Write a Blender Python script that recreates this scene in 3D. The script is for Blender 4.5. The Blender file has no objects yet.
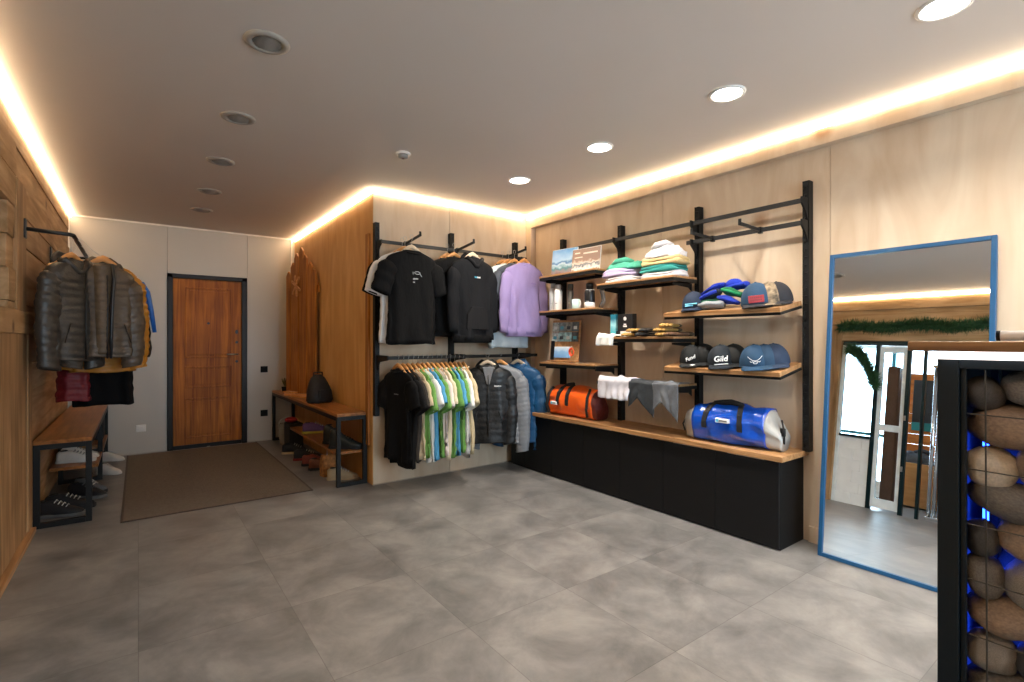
import bpy, bmesh, math, random
from mathutils import Vector, Matrix, noise
PI = math.pi
random.seed(7)
S = bpy.context.scene
COL = S.collection

# ------------------------------------------------------------------ camera, world, exposure
cam = bpy.data.cameras.new('camera'); cam_o = bpy.data.objects.new('camera', cam); COL.objects.link(cam_o)
cam.sensor_width = 36.0; cam.lens = 505.0 / 1024.0 * 36.0; cam.clip_start = 0.05
cam_o.location = (0, 0, 1.285)
cam_o.rotation_euler = (PI / 2, 0, -math.atan(374 / 505))
S.camera = cam_o
w = bpy.data.worlds.new('world'); S.world = w; w.use_nodes = True
w.node_tree.nodes['Background'].inputs[0].default_value = (0.62, 0.82, 1.0, 1)
w.node_tree.nodes['Background'].inputs[1].default_value = 11.0
S.view_settings.view_transform = 'Standard'; S.view_settings.look = 'None'
S.view_settings.exposure = 0.32; S.view_settings.gamma = 1.0; S.view_settings.use_curve_mapping = False
LED_STRENGTH = 19.0
SPOT_POWER = 13.0

def area_light(name, loc, rot, size, size_y, power, color, shape='RECTANGLE', portal=False):
    l = bpy.data.lights.new(name, 'AREA'); l.shape = shape; l.size = size
    if shape == 'RECTANGLE': l.size_y = size_y
    l.energy = power; l.color = color; l.cycles.is_portal = portal
    o = bpy.data.objects.new(name, l); COL.objects.link(o); o.location = loc; o.rotation_euler = rot
    return o
area_light('window_portal', (2.1, -2.66, 1.45), (PI / 2, 0, 0), 2.2, 1.9, 1, (1, 1, 1), portal=True)
area_light('vestibule_portal', (-2.96, 2.9, 1.4), (0, -PI / 2, 0), 2.0, 2.3, 1, (1, 1, 1), portal=True)

# ------------------------------------------------------------------ materials
def lin(h):
    h = h.lstrip('#'); v = [int(h[i:i + 2], 16) / 255 for i in (0, 2, 4)]
    return tuple((x / 12.92 if x <= 0.04045 else ((x + 0.055) / 1.055) ** 2.4) for x in v)
_m = {}
def mat(name, col, rough=0.6, metal=0.0, var=0.12, scale=8.0, bump=0.0, bscale=None, stretch=(1, 1, 1), coat=0.0, sheen=0.0, trans=0.0, detail=4, spec=0.5):
    if name in _m: return _m[name]
    m = bpy.data.materials.new(name); m.use_nodes = True; nt = m.node_tree; b = nt.nodes['Principled BSDF']
    c = lin(col) if isinstance(col, str) else col
    tc = nt.nodes.new('ShaderNodeTexCoord'); mp = nt.nodes.new('ShaderNodeMapping'); mp.inputs['Scale'].default_value = stretch
    nt.links.new(tc.outputs['Object'], mp.inputs[0])
    n = nt.nodes.new('ShaderNodeTexNoise'); n.inputs['Scale'].default_value = scale; n.inputs['Detail'].default_value = detail
    nt.links.new(mp.outputs[0], n.inputs['Vector'])
    r = nt.nodes.new('ShaderNodeValToRGB'); nt.links.new(n.outputs['Fac'], r.inputs[0])
    r.color_ramp.elements[0].position = 0.3; r.color_ramp.elements[1].position = 0.7
    r.color_ramp.elements[0].color = (*[x * (1 - var) for x in c], 1); r.color_ramp.elements[1].color = (*[min(1, x * (1 + var)) for x in c], 1)
    nt.links.new(r.outputs[0], b.inputs['Base Color'])
    b.inputs['Roughness'].default_value = rough; b.inputs['Metallic'].default_value = metal; b.inputs['Specular IOR Level'].default_value = spec
    b.inputs['Coat Weight'].default_value = coat; b.inputs['Coat Roughness'].default_value = 0.12
    b.inputs['Sheen Weight'].default_value = sheen; b.inputs['Transmission Weight'].default_value = trans
    if bump:
        n2 = nt.nodes.new('ShaderNodeTexNoise'); n2.inputs['Scale'].default_value = bscale or scale * 4; n2.inputs['Detail'].default_value = 5
        nt.links.new(mp.outputs[0], n2.inputs['Vector'])
        bp = nt.nodes.new('ShaderNodeBump'); bp.inputs['Strength'].default_value = bump; bp.inputs['Distance'].default_value = 0.02
        nt.links.new(n2.outputs['Fac'], bp.inputs['Height']); nt.links.new(bp.outputs[0], b.inputs['Normal'])
    _m[name] = m
    return m
def emis(name, col, strength):
    if name in _m: return _m[name]
    m = bpy.data.materials.new(name); m.use_nodes = True; b = m.node_tree.nodes['Principled BSDF']
    b.inputs['Base Color'].default_value = (0.8, 0.8, 0.8, 1)
    b.inputs['Emission Color'].default_value = (*(lin(col) if isinstance(col, str) else col), 1); b.inputs['Emission Strength'].default_value = strength
    _m[name] = m; return m
def wood(name, c1, c2, axis='y', rough=0.45, ring=9.0, knots=0.0, c3=None, bump=0.15, patch=0.55):
    """long-grained timber, grain along the given object axis"""
    if name in _m: return _m[name]
    m = bpy.data.materials.new(name); m.use_nodes = True; nt = m.node_tree; b = nt.nodes['Principled BSDF']; L = nt.links.new
    tc = nt.nodes.new('ShaderNodeTexCoord'); mp = nt.nodes.new('ShaderNodeMapping')
    s = {'x': (0.7, ring, ring), 'y': (ring, 0.7, ring), 'z': (ring, ring, 0.7)}[axis]
    mp.inputs['Scale'].default_value = s; L(tc.outputs['Object'], mp.inputs[0])
    n = nt.nodes.new('ShaderNodeTexNoise'); n.inputs['Scale'].default_value = 1.6; n.inputs['Detail'].default_value = 6; n.inputs['Distortion'].default_value = 1.4
    L(mp.outputs[0], n.inputs['Vector'])
    r = nt.nodes.new('ShaderNodeValToRGB'); e = r.color_ramp.elements
    e[0].position = 0.3; e[0].color = (*lin(c1), 1); e[1].position = 0.68; e[1].color = (*lin(c2), 1)
    L(n.outputs['Fac'], r.inputs[0]); out = r.outputs[0]
    n3 = nt.nodes.new('ShaderNodeTexNoise'); n3.inputs['Scale'].default_value = 2.3; n3.inputs['Detail'].default_value = 3
    L(tc.outputs['Object'], n3.inputs['Vector'])
    mx = nt.nodes.new('ShaderNodeMix'); mx.data_type = 'RGBA'; mx.blend_type = 'MULTIPLY'; mx.inputs[0].default_value = patch
    r3 = nt.nodes.new('ShaderNodeValToRGB'); r3.color_ramp.elements[0].position = 0.35; r3.color_ramp.elements[1].position = 0.6
    r3.color_ramp.elements[0].color = (0.6, 0.55, 0.5, 1); r3.color_ramp.elements[1].color = (1, 1, 1, 1)
    L(n3.outputs['Fac'], r3.inputs[0]); L(out, mx.inputs[6]); L(r3.outputs[0], mx.inputs[7]); out = mx.outputs[2]
    if knots:
        v = nt.nodes.new('ShaderNodeTexVoronoi'); v.inputs['Scale'].default_value = knots
        L(tc.outputs['Object'], v.inputs['Vector'])
        r2 = nt.nodes.new('ShaderNodeValToRGB'); r2.color_ramp.elements[0].position = 0.05; r2.color_ramp.elements[1].position = 0.13
        r2.color_ramp.elements[0].color = (*lin(c3 or c1), 1); r2.color_ramp.elements[1].color = (1, 1, 1, 1)
        L(v.outputs['Distance'], r2.inputs[0])
        mx2 = nt.nodes.new('ShaderNodeMix'); mx2.data_type = 'RGBA'; mx2.blend_type = 'MULTIPLY'; mx2.inputs[0].default_value = 0.7
        L(out, mx2.inputs[6]); L(r2.outputs[0], mx2.inputs[7]); out = mx2.outputs[2]
    L(out, b.inputs['Base Color']); b.inputs['Roughness'].default_value = rough; b.inputs['Specular IOR Level'].default_value = 0.28
    bp = nt.nodes.new('ShaderNodeBump'); bp.inputs['Strength'].default_value = bump; bp.inputs['Distance'].default_value = 0.01
    L(n.outputs['Fac'], bp.inputs['Height']); L(bp.outputs[0], b.inputs['Normal'])
    _m[name] = m; return m

def floor_material():
    m = bpy.data.materials.new('concrete_look_tiles'); m.use_nodes = True; nt = m.node_tree; b = nt.nodes['Principled BSDF']; L = nt.links.new
    tc = nt.nodes.new('ShaderNodeTexCoord'); sp = nt.nodes.new('ShaderNodeSeparateXYZ'); L(tc.outputs['Object'], sp.inputs[0])
    def mth(op, a, bb=None):
        n = nt.nodes.new('ShaderNodeMath'); n.operation = op
        for i, x in enumerate((a, bb)):
            if x is None: continue
            if isinstance(x, (int, float)): n.inputs[i].default_value = x
            else: L(x, n.inputs[i])
        return n.outputs[0]
    fx = mth('FRACT', mth('DIVIDE', mth('ADD', sp.outputs[0], 5.95), 0.595))
    fy = mth('FRACT', mth('DIVIDE', mth('ADD', sp.outputs[1], 6.60 - 1.275), 0.66))
    jx = mth('MAXIMUM', mth('LESS_THAN', fx, 0.005), mth('LESS_THAN', fy, 0.0045))
    # per tile tone
    ix = mth('FLOOR', mth('DIVIDE', mth('ADD', sp.outputs[0], 5.95), 0.595)); iy = mth('FLOOR', mth('DIVIDE', mth('ADD', sp.outputs[1], 6.60 - 1.275), 0.66))
    cb = nt.nodes.new('ShaderNodeCombineXYZ'); L(ix, cb.inputs[0]); L(iy, cb.inputs[1])
    wn = nt.nodes.new('ShaderNodeTexWhiteNoise'); L(cb.outputs[0], wn.inputs['Vector'])
    off = nt.nodes.new('ShaderNodeVectorMath'); off.operation = 'SCALE'; L(wn.outputs['Color'], off.inputs[0]); off.inputs['Scale'].default_value = 0.35
    ad = nt.nodes.new('ShaderNodeVectorMath'); ad.operation = 'ADD'; L(tc.outputs['Object'], ad.inputs[0]); L(off.outputs[0], ad.inputs[1])
    n1 = nt.nodes.new('ShaderNodeTexNoise'); n1.inputs['Scale'].default_value = 3.0; n1.inputs['Detail'].default_value = 12; n1.inputs['Roughness'].default_value = 0.66; n1.inputs['Distortion'].default_value = 0.35
    L(ad.outputs[0], n1.inputs['Vector'])
    r = nt.nodes.new('ShaderNodeValToRGB'); L(n1.outputs['Fac'], r.inputs[0]); e = r.color_ramp.elements
    e[0].position = 0.34; e[0].color = (*lin('#5c5b5a'), 1); e[1].position = 0.68; e[1].color = (*lin('#8a8784'), 1)
    q = e.new(0.5); q.color = (*lin('#737170'), 1)
    mx = nt.nodes.new('ShaderNodeMix'); mx.data_type = 'RGBA'; L(mth('MULTIPLY', jx, 0.5), mx.inputs[0]); L(r.outputs[0], mx.inputs[6]); mx.inputs[7].default_value = (*lin('#3c3a38'), 1)
    L(mx.outputs[2], b.inputs['Base Color'])
    b.inputs['Roughness'].default_value = 0.42
    rr = mth('ADD', mth('MULTIPLY', n1.outputs['Fac'], 0.3), 0.26); L(rr, b.inputs['Roughness'])
    bp = nt.nodes.new('ShaderNodeBump'); bp.inputs['Strength'].default_value = 0.05; bp.inputs['Distance'].default_value = 0.01
    L(n1.outputs['Fac'], bp.inputs['Height']); L(bp.outputs[0], b.inputs['Normal'])
    return m

BLK = mat('black_powder_coat', '#0c0c0c', 0.5, 0.0, var=0.15, scale=20, spec=0.3)
BLKM = mat('matt_black_laminate', '#070708', 0.6, var=0.1, spec=0.25)
STEEL = mat('brushed_steel', '#b9b9b6', 0.28, 1.0, var=0.06)
GUN = mat('gunmetal_bar', '#38393a', 0.4, 0.7, var=0.08)
WHITE = mat('white_plastic', '#e8e6e2', 0.4, var=0.03)
PAPER = mat('white_paper', '#ecebea', 0.7, var=0.03)
PLY = wood('birch_plywood', '#ccb295', '#dcc9b0', 'z', 0.55, ring=3.0, knots=1.6, c3='#c09a78', bump=0.04, patch=0.2)
PLYW = wood('honey_plywood', '#c8924e', '#dcac6c', 'z', 0.45, ring=3.0, bump=0.04, patch=0.15)
BENCHW = wood('oiled_oak', '#93693f', '#c09468', 'y', 0.4, ring=14)
BENCHD = wood('dark_oiled_oak', '#7a4a22', '#a86e38', 'y', 0.35, ring=14)
PLANK = wood('rough_pine_planks', '#99754a', '#c6a279', 'y', 0.6, ring=7, knots=2.5, c3='#6e4523', bump=0.3)
POSTW = wood('rough_pine_post', '#86653f', '#b8926a', 'z', 0.6, ring=7, knots=3.0, c3='#6e4523', bump=0.3)
HANGW = wood('hanger_beech', '#c98a4c', '#e0aa70', 'x', 0.35, ring=20)

# ------------------------------------------------------------------ mesh builder
class MB:
    def __init__(s): s.bm = bmesh.new(); s.mi = 0
    def face(s, vs):
        try:
            f = s.bm.faces.new(vs); f.material_index = s.mi; return f
        except ValueError: return None
    def box(s, x0, x1, y0, y1, z0, z1, M=None):
        v = [s.bm.verts.new((x, y, z)) for x in (x0, x1) for y in (y0, y1) for z in (z0, z1)]
        if M is not None:
            for q in v: q.co = M @ q.co
        for f in ((0, 1, 3, 2), (4, 6, 7, 5), (0, 4, 5, 1), (2, 3, 7, 6), (0, 2, 6, 4), (1, 5, 7, 3)): s.face([v[i] for i in f])
        return s
    def rings(s, rings, cap0=True, cap1=True, closed=True):
        R = [[s.bm.verts.new(p) for p in r] for r in rings]
        n = len(R[0])
        for a, b in zip(R, R[1:]):
            for i in range(n if closed else n - 1):
                j = (i + 1) % n; s.face([a[i], a[j], b[j], b[i]])
        if cap0: s.face(R[0][::-1])
        if cap1: s.face(R[-1])
        return s
    def tube(s, pts, r, n=10, caps=True, flat=1.0, loop=False):
        P = [Vector(p) for p in pts]; rs = r if isinstance(r, (list, tuple)) else [r] * len(P)
        rings = []; up = None
        for i, p in enumerate(P):
            if loop: t = P[(i + 1) % len(P)] - P[i - 1]
            else: t = (P[min(i + 1, len(P) - 1)] - P[max(i - 1, 0)])
            t.normalize()
            if up is None: up = Vector((0, 0, 1)) if abs(t.z) < 0.9 else Vector((0, 1, 0))
            a = t.cross(up)
            if a.length < 1e-5: a = t.orthogonal()
            a.normalize(); b = a.cross(t).normalized(); up = b
            rings.append([p + a * (rs[i] * math.cos(2 * PI * k / n)) + b * (rs[i] * flat * math.sin(2 * PI * k / n)) for k in range(n)])
        if loop: rings.append(rings[0]); s.rings(rings, False, False)
        else: s.rings(rings, caps, caps)
        return s
    def lathe(s, prof, n=24, c=(0, 0, 0)):
        s.rings([[(c[0] + r * math.cos(2 * PI * k / n), c[1] + r * math.sin(2 * PI * k / n), c[2] + z) for k in range(n)] for r, z in prof])
        return s
    def prism(s, poly, axis, a, b):
        """polygon (u,v) extruded along axis from a to b"""
        def P(u, v, t): return {'x': (t, u, v), 'y': (u, t, v), 'z': (u, v, t)}[axis]
        s.rings([[P(u, v, a) for u, v in poly], [P(u, v, b) for u, v in poly]]); return s
    def sphere(s, c, r, sc=(1, 1, 1), n=16, m=10):
        s.rings([[(c[0] + sc[0] * r * math.sin(PI * (i + .02) / (m + .04)) * math.cos(2 * PI * k / n), c[1] + sc[1] * r * math.sin(PI * (i + .02) / (m + .04)) * math.sin(2 * PI * k / n), c[2] + sc[2] * r * math.cos(PI * (i + .02) / (m + .04))) for k in range(n)] for i in range(m + 1)])
        return s
    def move(s, M):
        bmesh.ops.transform(s.bm, matrix=M, verts=s.bm.verts); return s
    def build(s, name, mats, parent=None, smooth=False, bevel=0.0, sub=0):
        bmesh.ops.recalc_face_normals(s.bm, faces=s.bm.faces)
        if smooth:
            for f in s.bm.faces: f.smooth = True
        me = bpy.data.meshes.new(name); s.bm.to_mesh(me); s.bm.free()
        for x in (mats if isinstance(mats, (list, tuple)) else [mats]): me.materials.append(x)
        o = bpy.data.objects.new(name, me); COL.objects.link(o)
        if parent: o.parent = parent
        if bevel:
            md = o.modifiers.new('bevel', 'BEVEL'); md.width = bevel; md.segments = 2; md.limit_method = 'ANGLE'
        if sub:
            md = o.modifiers.new('sub', 'SUBSURF'); md.levels = sub; md.render_levels = sub
        return o
def tag(o, label, cat, group=None, kind=None):
    if label: o['label'] = label
    if cat: o['category'] = cat
    if group: o['group'] = group
    if kind: o['kind'] = kind
    return o
def thing(name, label, cat, loc=(0, 0, 0), rz=0.0, group=None, rx=0.0):
    o = bpy.data.objects.new(name, None); COL.objects.link(o); o.location = loc; o.rotation_euler = (rx, 0, rz); o.empty_display_size = 0.05
    return tag(o, label, cat, group)
def struct(o, label=None): o['kind'] = 'structure'; (label and o.__setitem__('label', label)); return o
def text_mesh(name, body, size, M, m, parent, extrude=0.0012, align='CENTER', shear=0.0):
    cu = bpy.data.curves.new(name, 'FONT'); cu.body = body; cu.size = size; cu.align_x = align; cu.align_y = 'CENTER'; cu.extrude = extrude; cu.shear = shear; cu.offset = size * 0.012
    t = bpy.data.objects.new(name, cu); COL.objects.link(t)
    dg = bpy.context.evaluated_depsgraph_get(); me = bpy.data.meshes.new_from_object(t.evaluated_get(dg))
    bpy.data.objects.remove(t); me.transform(M); me.materials.clear(); me.materials.append(m)
    o = bpy.data.objects.new(name, me); COL.objects.link(o)
    if parent: o.parent = parent
    return o
FRONT = Matrix(((1, 0, 0, 0), (0, 0, -1, 0), (0, 1, 0, 0), (0, 0, 0, 1)))   # text laid in XZ, reading towards -Y
def at(x, y, z): return Matrix.Translation((x, y, z))
def RZ(a): return Matrix.Rotation(a, 4, 'Z')
def RX(a): return Matrix.Rotation(a, 4, 'X')
def RY(a): return Matrix.Rotation(a, 4, 'Y')

# ------------------------------------------------------------------ room measures
XL, XR, YC, XP, YB, H, YR = -0.60, 3.47, 4.35, 1.68, 7.15, 2.64, -2.70

FLOOR = floor_material()
b = MB(); b.box(XL - 0.15, XR + 0.1, YR - 0.1, YB + 0.1, -0.08, 0.0)
struct(b.build('floor', FLOOR))
b = MB(); b.box(-3.2, XL - 0.15, 0.4, 4.4, -0.08, 0.0)
struct(b.build('floor_vestibule', FLOOR))
CEIL = mat('matt_stretch_ceiling', '#dad0c7', 0.6, var=0.015, scale=1.5)
b = MB(); b.box(XL - 0.1, XR + 0.1, YR - 0.1, YB + 0.1, H, H + 0.1)
struct(b.build('ceiling', CEIL))

# right wall: plywood sheets with seams, a proud fascia at the top and a post in the corner
b = MB(); ys = [YR, -1.15, 0.10, 1.35, 2.60, 3.85, YC]
for a, c in zip(ys, ys[1:]): b.box(XR, XR + 0.05, a + 0.002, c - 0.002, 0, 2.70)
b.box(XR + 0.006, XR + 0.06, YR, YC, 0, 2.7)
struct(b.build('wall_right', PLY))
b = MB(); b.box(3.41, XR, YR, YC, 2.505, H); struct(b.build('trim_1', PLY, bevel=0.002))
b = MB(); b.box(3.41, XR, 4.26, YC, 0.60, 2.505); struct(b.build('trim_2', PLY, bevel=0.002))
b = MB(); b.box(3.448, XR, YR, 1.47, 0, 0.10); struct(b.build('baseboard_right', PLY, bevel=0.002))
# partition box behind the clothes rails
b = MB()
for a, c in ((XP + 0.004, 2.46), (2.464, XR)): b.box(a, c, YC, YC + 0.05, 0, H)
b.box(XP + 0.04, XR, YC + 0.03, YC + 0.10, 0, H)
struct(b.build('wall_clothes', PLY, bevel=0.001))
b = MB()
for a, c in ((YC + 0.004, 5.60), (5.604, YB)): b.box(XP, XP + 0.05, a, c, 0, H)
b.box(XP + 0.03, XP + 0.10, YC + 0.05, YB, 0, H)
struct(b.build('wall_partition', PLYW, bevel=0.001))
b = MB(); b.box(XP + 0.001, 3.4, YC - 0.004, YC, 0, 0.008); struct(b.build('baseboard_clothes', mat('pale_seal', '#a89a88', 0.6)))
# entrance wall: pale grey panels
GREY = mat('grey_wall_panel', '#bab3a9', 0.42, 0.1, var=0.03, scale=2)
b = MB()
for a, c in ((XL, 0.273), (0.276, 1.112), (1.115, XP + 0.02)):
    for z0, z1 in ((0, H),):
        if a == 0.276: b.box(a, c, YB, YB + 0.06, 2.08, z1)
        else: b.box(a, c, YB, YB + 0.06, 0, z1)
b.box(XL - 0.1, XP + 0.1, YB + 0.05, YB + 0.12, 0, H)
struct(b.build('wall_back', GREY, bevel=0.0015))
b = MB(); b.box(XL, 0.27, YB - 0.008, YB, 0.0, 0.012); b.box(1.115, XP, YB - 0.008, YB, 0.0, 0.012)
struct(b.build('baseboard_back', mat('silicone_line', '#b5aca2', 0.5)))
b = MB(); b.box(XL, XP, YB - 0.02, YB, H - 0.018, H - 0.001); b.box(XP - 0.05, XP - 0.03, YB - 0.02, YB, 2.0, H - 0.018); b.box(XL, XL + 0.012, YB - 0.014, YB, 1.9, H - 0.02)
struct(b.build('trim_3', mat('white_trim', '#e9e2d8', 0.4)))
# rear wall with the shop windows (behind the camera)
RW = mat('rear_wall_paint', '#b9b2a8', 0.7)
b = MB(); b.box(XL - 0.1, 1.0, YR - 0.1, YR, 0, H); b.box(3.2, XR + 0.1, YR - 0.1, YR, 0, H); b.box(1.0, 3.2, YR - 0.1, YR, 0, 0.5); b.box(1.0, 3.2, YR - 0.1, YR, 2.4, H)
struct(b.build('wall_rear', RW))
b = MB()
for x in (1.0, 2.07, 3.15): b.box(x, x + 0.05, YR - 0.07, YR - 0.02, 0.5, 2.4)
b.box(1.0, 3.2, YR - 0.07, YR - 0.02, 0.5, 0.55); b.box(1.0, 3.2, YR - 0.07, YR - 0.02, 2.35, 2.4)
struct(b.build('window_1', WHITE))

# left wall: sawn pine boards, an opening to the vestibule
OY0, OY1, OZ = 1.45, 2.76, 2.06
b = MB()
for i in range(14):
    z0 = i * 0.19; z1 = min(z0 + 0.186, H)
    d = 0.006 * ((i * 7) % 3)
    b.box(XL - 0.05, XL + d, 4.0, YB, z0, z1)
    if z0 >= 2.04: b.box(XL - 0.05, XL + d, YR, 4.0, z0, z1)
    else: b.box(XL - 0.05, XL + d, YR, OY0, z0, z1)
b.box(XL - 0.1, XL - 0.03, YR, OY0, 0, H); b.box(XL - 0.1, XL - 0.03, OY1, YB, 0, H); b.box(XL - 0.1, XL - 0.03, OY0, OY1, OZ, H)
struct(b.build('wall_left', PLANK, bevel=0.003))
# rough timber surround with the niche nearest the camera on the left
b = MB(); b.box(XL - 0.28, XL - 0.26, 2.9, 4.25, 1.44, 2.26); b.box(XL - 0.28, XL - 0.02, 2.9, 4.22, 2.26, 2.3)
struct(b.build('trim_4', POSTW))
b = MB(); b.box(XL - 0.04, XL + 0.02, 4.20, 4.50, 1.47, 2.27); b.box(XL - 0.28, XL - 0.04, 4.22, 4.26, 1.47, 2.27)
struct(b.build('trim_5', POSTW, bevel=0.006))
b = MB(); b.box(XL - 0.28, XL + 0.03, 2.9, 4.70, 1.33, 1.47); struct(b.build('trim_6', PLANK, bevel=0.006))
b = MB(); b.box(XL - 0.05, XL + 0.017, 2.9, 4.53, 0.02, 1.33); struct(b.build('trim_7', POSTW, bevel=0.004))
b = MB(); b.box(XL - 0.05, XL + 0.025, 4.53, 4.68, 0.0, 1.33); struct(b.build('trim_8', POSTW, bevel=0.004))
b = MB(); b.box(XL - 0.05, XL + 0.05, 2.9, 4.64, 0.0, 0.035); struct(b.build('trim_9', BENCHW, bevel=0.003))
b = MB(); b.box(XL - 0.1, XL + 0.05, 2.76, 2.92, 0, 2.2); struct(b.build('trim_10', POSTW, bevel=0.006))
b = MB(); b.box(XL - 0.05, XL + 0.04, 1.1, 2.92, 2.06, 2.2); struct(b.build('trim_11', PLANK, bevel=0.006))
b = MB(); b.box(XL - 0.05, XL + 0.015, 2.92, 4.2, 2.27, 2.47); struct(b.build('trim_12', PLANK, bevel=0.006))

# vestibule beyond the opening (seen in the mirror)
WB = mat('white_glazed_brick', '#e9ecec', 0.35, var=0.04, bump=0.2, bscale=6)
ORP = wood('orange_pine_planks', '#b5622a', '#d9853f', 'y', 0.5, ring=9)
WPL = wood('white_painted_planks', '#dfe3e2', '#f2f4f3', 'y', 0.5, ring=9)
b = MB(); b.box(-3.2, -2.95, 0.4, 4.4, 0, 0.25); b.box(-3.2, -2.95, 0.4, 4.4, 2.4, H); b.box(-3.2, -2.95, 0.4, 1.75, 0, H); b.box(-3.2, -2.95, 4.05, 4.4, 0, H)
for i in range(9): b.box(-2.95, -2.935, 0.4, 1.75, i * 0.26, i * 0.26 + 0.255)
struct(b.build('wall_vestibule_window', WPL))
b = MB()
for i in range(13): b.box(-2.62 + 0.003 * (i % 2), -2.58, 0.5, 2.72, i * 0.15, i * 0.15 + 0.147)
struct(b.build('wall_vestibule_planks', ORP, bevel=0.002))
b = MB(); b.box(-3.2, XL - 0.1, 4.4, 4.45, 0, H); b.box(-3.2, XL - 0.1, 0.35, 0.4, 0, H); struct(b.build('wall_vestibule_sides', WPL))
b = MB()
for i in range(12): b.box(-3.2 + i * 0.21, -3.2 + i * 0.21 + 0.205, 0.4, 4.4, 2.50 - 0.0 * i, 2.54)
struct(b.build('ceiling_vestibule', WPL, bevel=0.003))
b = MB()
for y in (1.75, 2.88, 4.0): b.box(-3.06, -3.0, y, y + 0.05, 0.25, 2.4)
b.box(-3.06, -3.0, 1.75, 4.05, 0.95, 1.0)
struct(b.build('window_2', mat('teal_window_frame', '#2e6d78', 0.4)))

# ------------------------------------------------------------------ lights of the room
LEDM = emis('warm_led', (1.0, 0.76, 0.48), LED_STRENGTH)
def strip(x0, x1, y0, y1, label):
    b = MB(); b.box(x0, x1, y0, y1, H - 0.034, H - 0.006)
    tag(b.build('led_strip', LEDM), label, 'light strip', None)
strip(3.396, 3.409, YR + 0.1, YC - 0.03, 'warm glowing light strip along the ceiling above the cap shelves and mirror')
strip(XP + 0.02, 3.36, YC - 0.016, YC - 0.003, 'warm glowing light strip along the ceiling above the hanging clothes')
strip(XP - 0.016, XP - 0.003, YC - 0.03, YB - 0.03, 'warm glowing light strip along the ceiling above the shoe bench by the door')
strip(XL + 0.016, XL + 0.029, YR + 0.1, YB - 0.03, 'warm glowing light strip along the ceiling above the pine boards')
LAMP = emis('downlight_glass', (1.0, 0.93, 0.82), 30.0)
def downlight(x, y, label, lit=True, grp=None):
    t = thing('ceiling_downlight', label, 'ceiling light', (x, y, H), 0, grp)
    prof = [(0.078, -0.001), (0.078, -0.008), (0.084, -0.010), (0.094, -0.006), (0.096, -0.001)] if lit else [(0.062, -0.001), (0.062, -0.010), (0.078, -0.012), (0.094, -0.006), (0.096, -0.001)]
    b = MB(); n = 32
    b.rings([[(r * math.cos(2 * PI * k / n), r * math.sin(2 * PI * k / n), z) for k in range(n)] for r, z in prof], False, False)
    b.build('trim_ring', WHITE if lit else mat('grey_ring', '#a09a92', 0.5), t, True)
    b = MB(); b.lathe([(0.001, -0.004), (0.077, -0.004), (0.077, -0.001), (0.001, -0.001)] if lit else [(0.001, -0.007), (0.03, -0.006), (0.061, -0.003), (0.061, -0.001), (0.001, -0.001)], 32)
    if not lit:
        for i in range(-5, 6):
            L_ = math.sqrt(max(0, 0.058 ** 2 - (i * 0.01) ** 2)); b.box(-L_, L_, i * 0.01 - 0.0015, i * 0.01 + 0.0015, -0.010, -0.004)
    b.build('diffuser', LAMP if lit else mat('unlit_lens', '#8b857e', 0.45, 0.2), t, True)
    if lit:
        l = area_light('lamp_light', (x, y, H - 0.016), (0, 0, 0), 0.12, 0, SPOT_POWER, (1.0, 0.91, 0.80), 'DISK'); l.data.spread = math.radians(130)
downlight(2.62, 0.60, 'glowing round downlight cropped by the top edge of the photo')
downlight(2.59, 1.52, 'glowing round downlight, largest one wholly in view')
downlight(2.59, 2.47, 'glowing round downlight, middle one of the lit row')
downlight(2.58, 3.38, 'glowing round downlight nearest the hanging clothes')
downlight(2.60, -0.35, 'glowing round downlight above the stone counter behind the camera')
downlight(2.60, -1.35, 'glowing round downlight nearest the rear windows')
downlight(0.47, 2.50, 'unlit round ceiling downlight, largest and nearest of the unlit row', False)
downlight(0.49, 3.45, 'unlit round ceiling downlight, second largest of the unlit row', False)
downlight(0.50, 4.36, 'unlit round ceiling downlight, middle of the five unlit ones', False)
downlight(0.52, 5.29, 'unlit round ceiling downlight, second from the brown door', False)
downlight(0.53, 6.09, 'unlit round ceiling downlight nearest the brown door', False)
t = thing('smoke_detector', 'small white round smoke detector on the ceiling', 'smoke detector', (1.535, 3.39, H))
b = MB(); b.lathe([(0.001, -0.001), (0.052, -0.001), (0.052, -0.014), (0.001, -0.014)], 28); b.build('base', WHITE, t, True, bevel=0.002)
b = MB(); b.lathe([(0.001, -0.014), (0.036, -0.014), (0.034, -0.034), (0.022, -0.040), (0.001, -0.041)], 24)
b.build('sensor', mat('detector_grey', '#8d8a86', 0.5), t, True)
t2 = MB(); t2.lathe([(0.001, -0.040), (0.008, -0.040), (0.008, -0.044), (0.001, -0.044)], 12); t2.build('indicator', mat('dark_red', '#5a1a16', 0.4), t, True)

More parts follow.
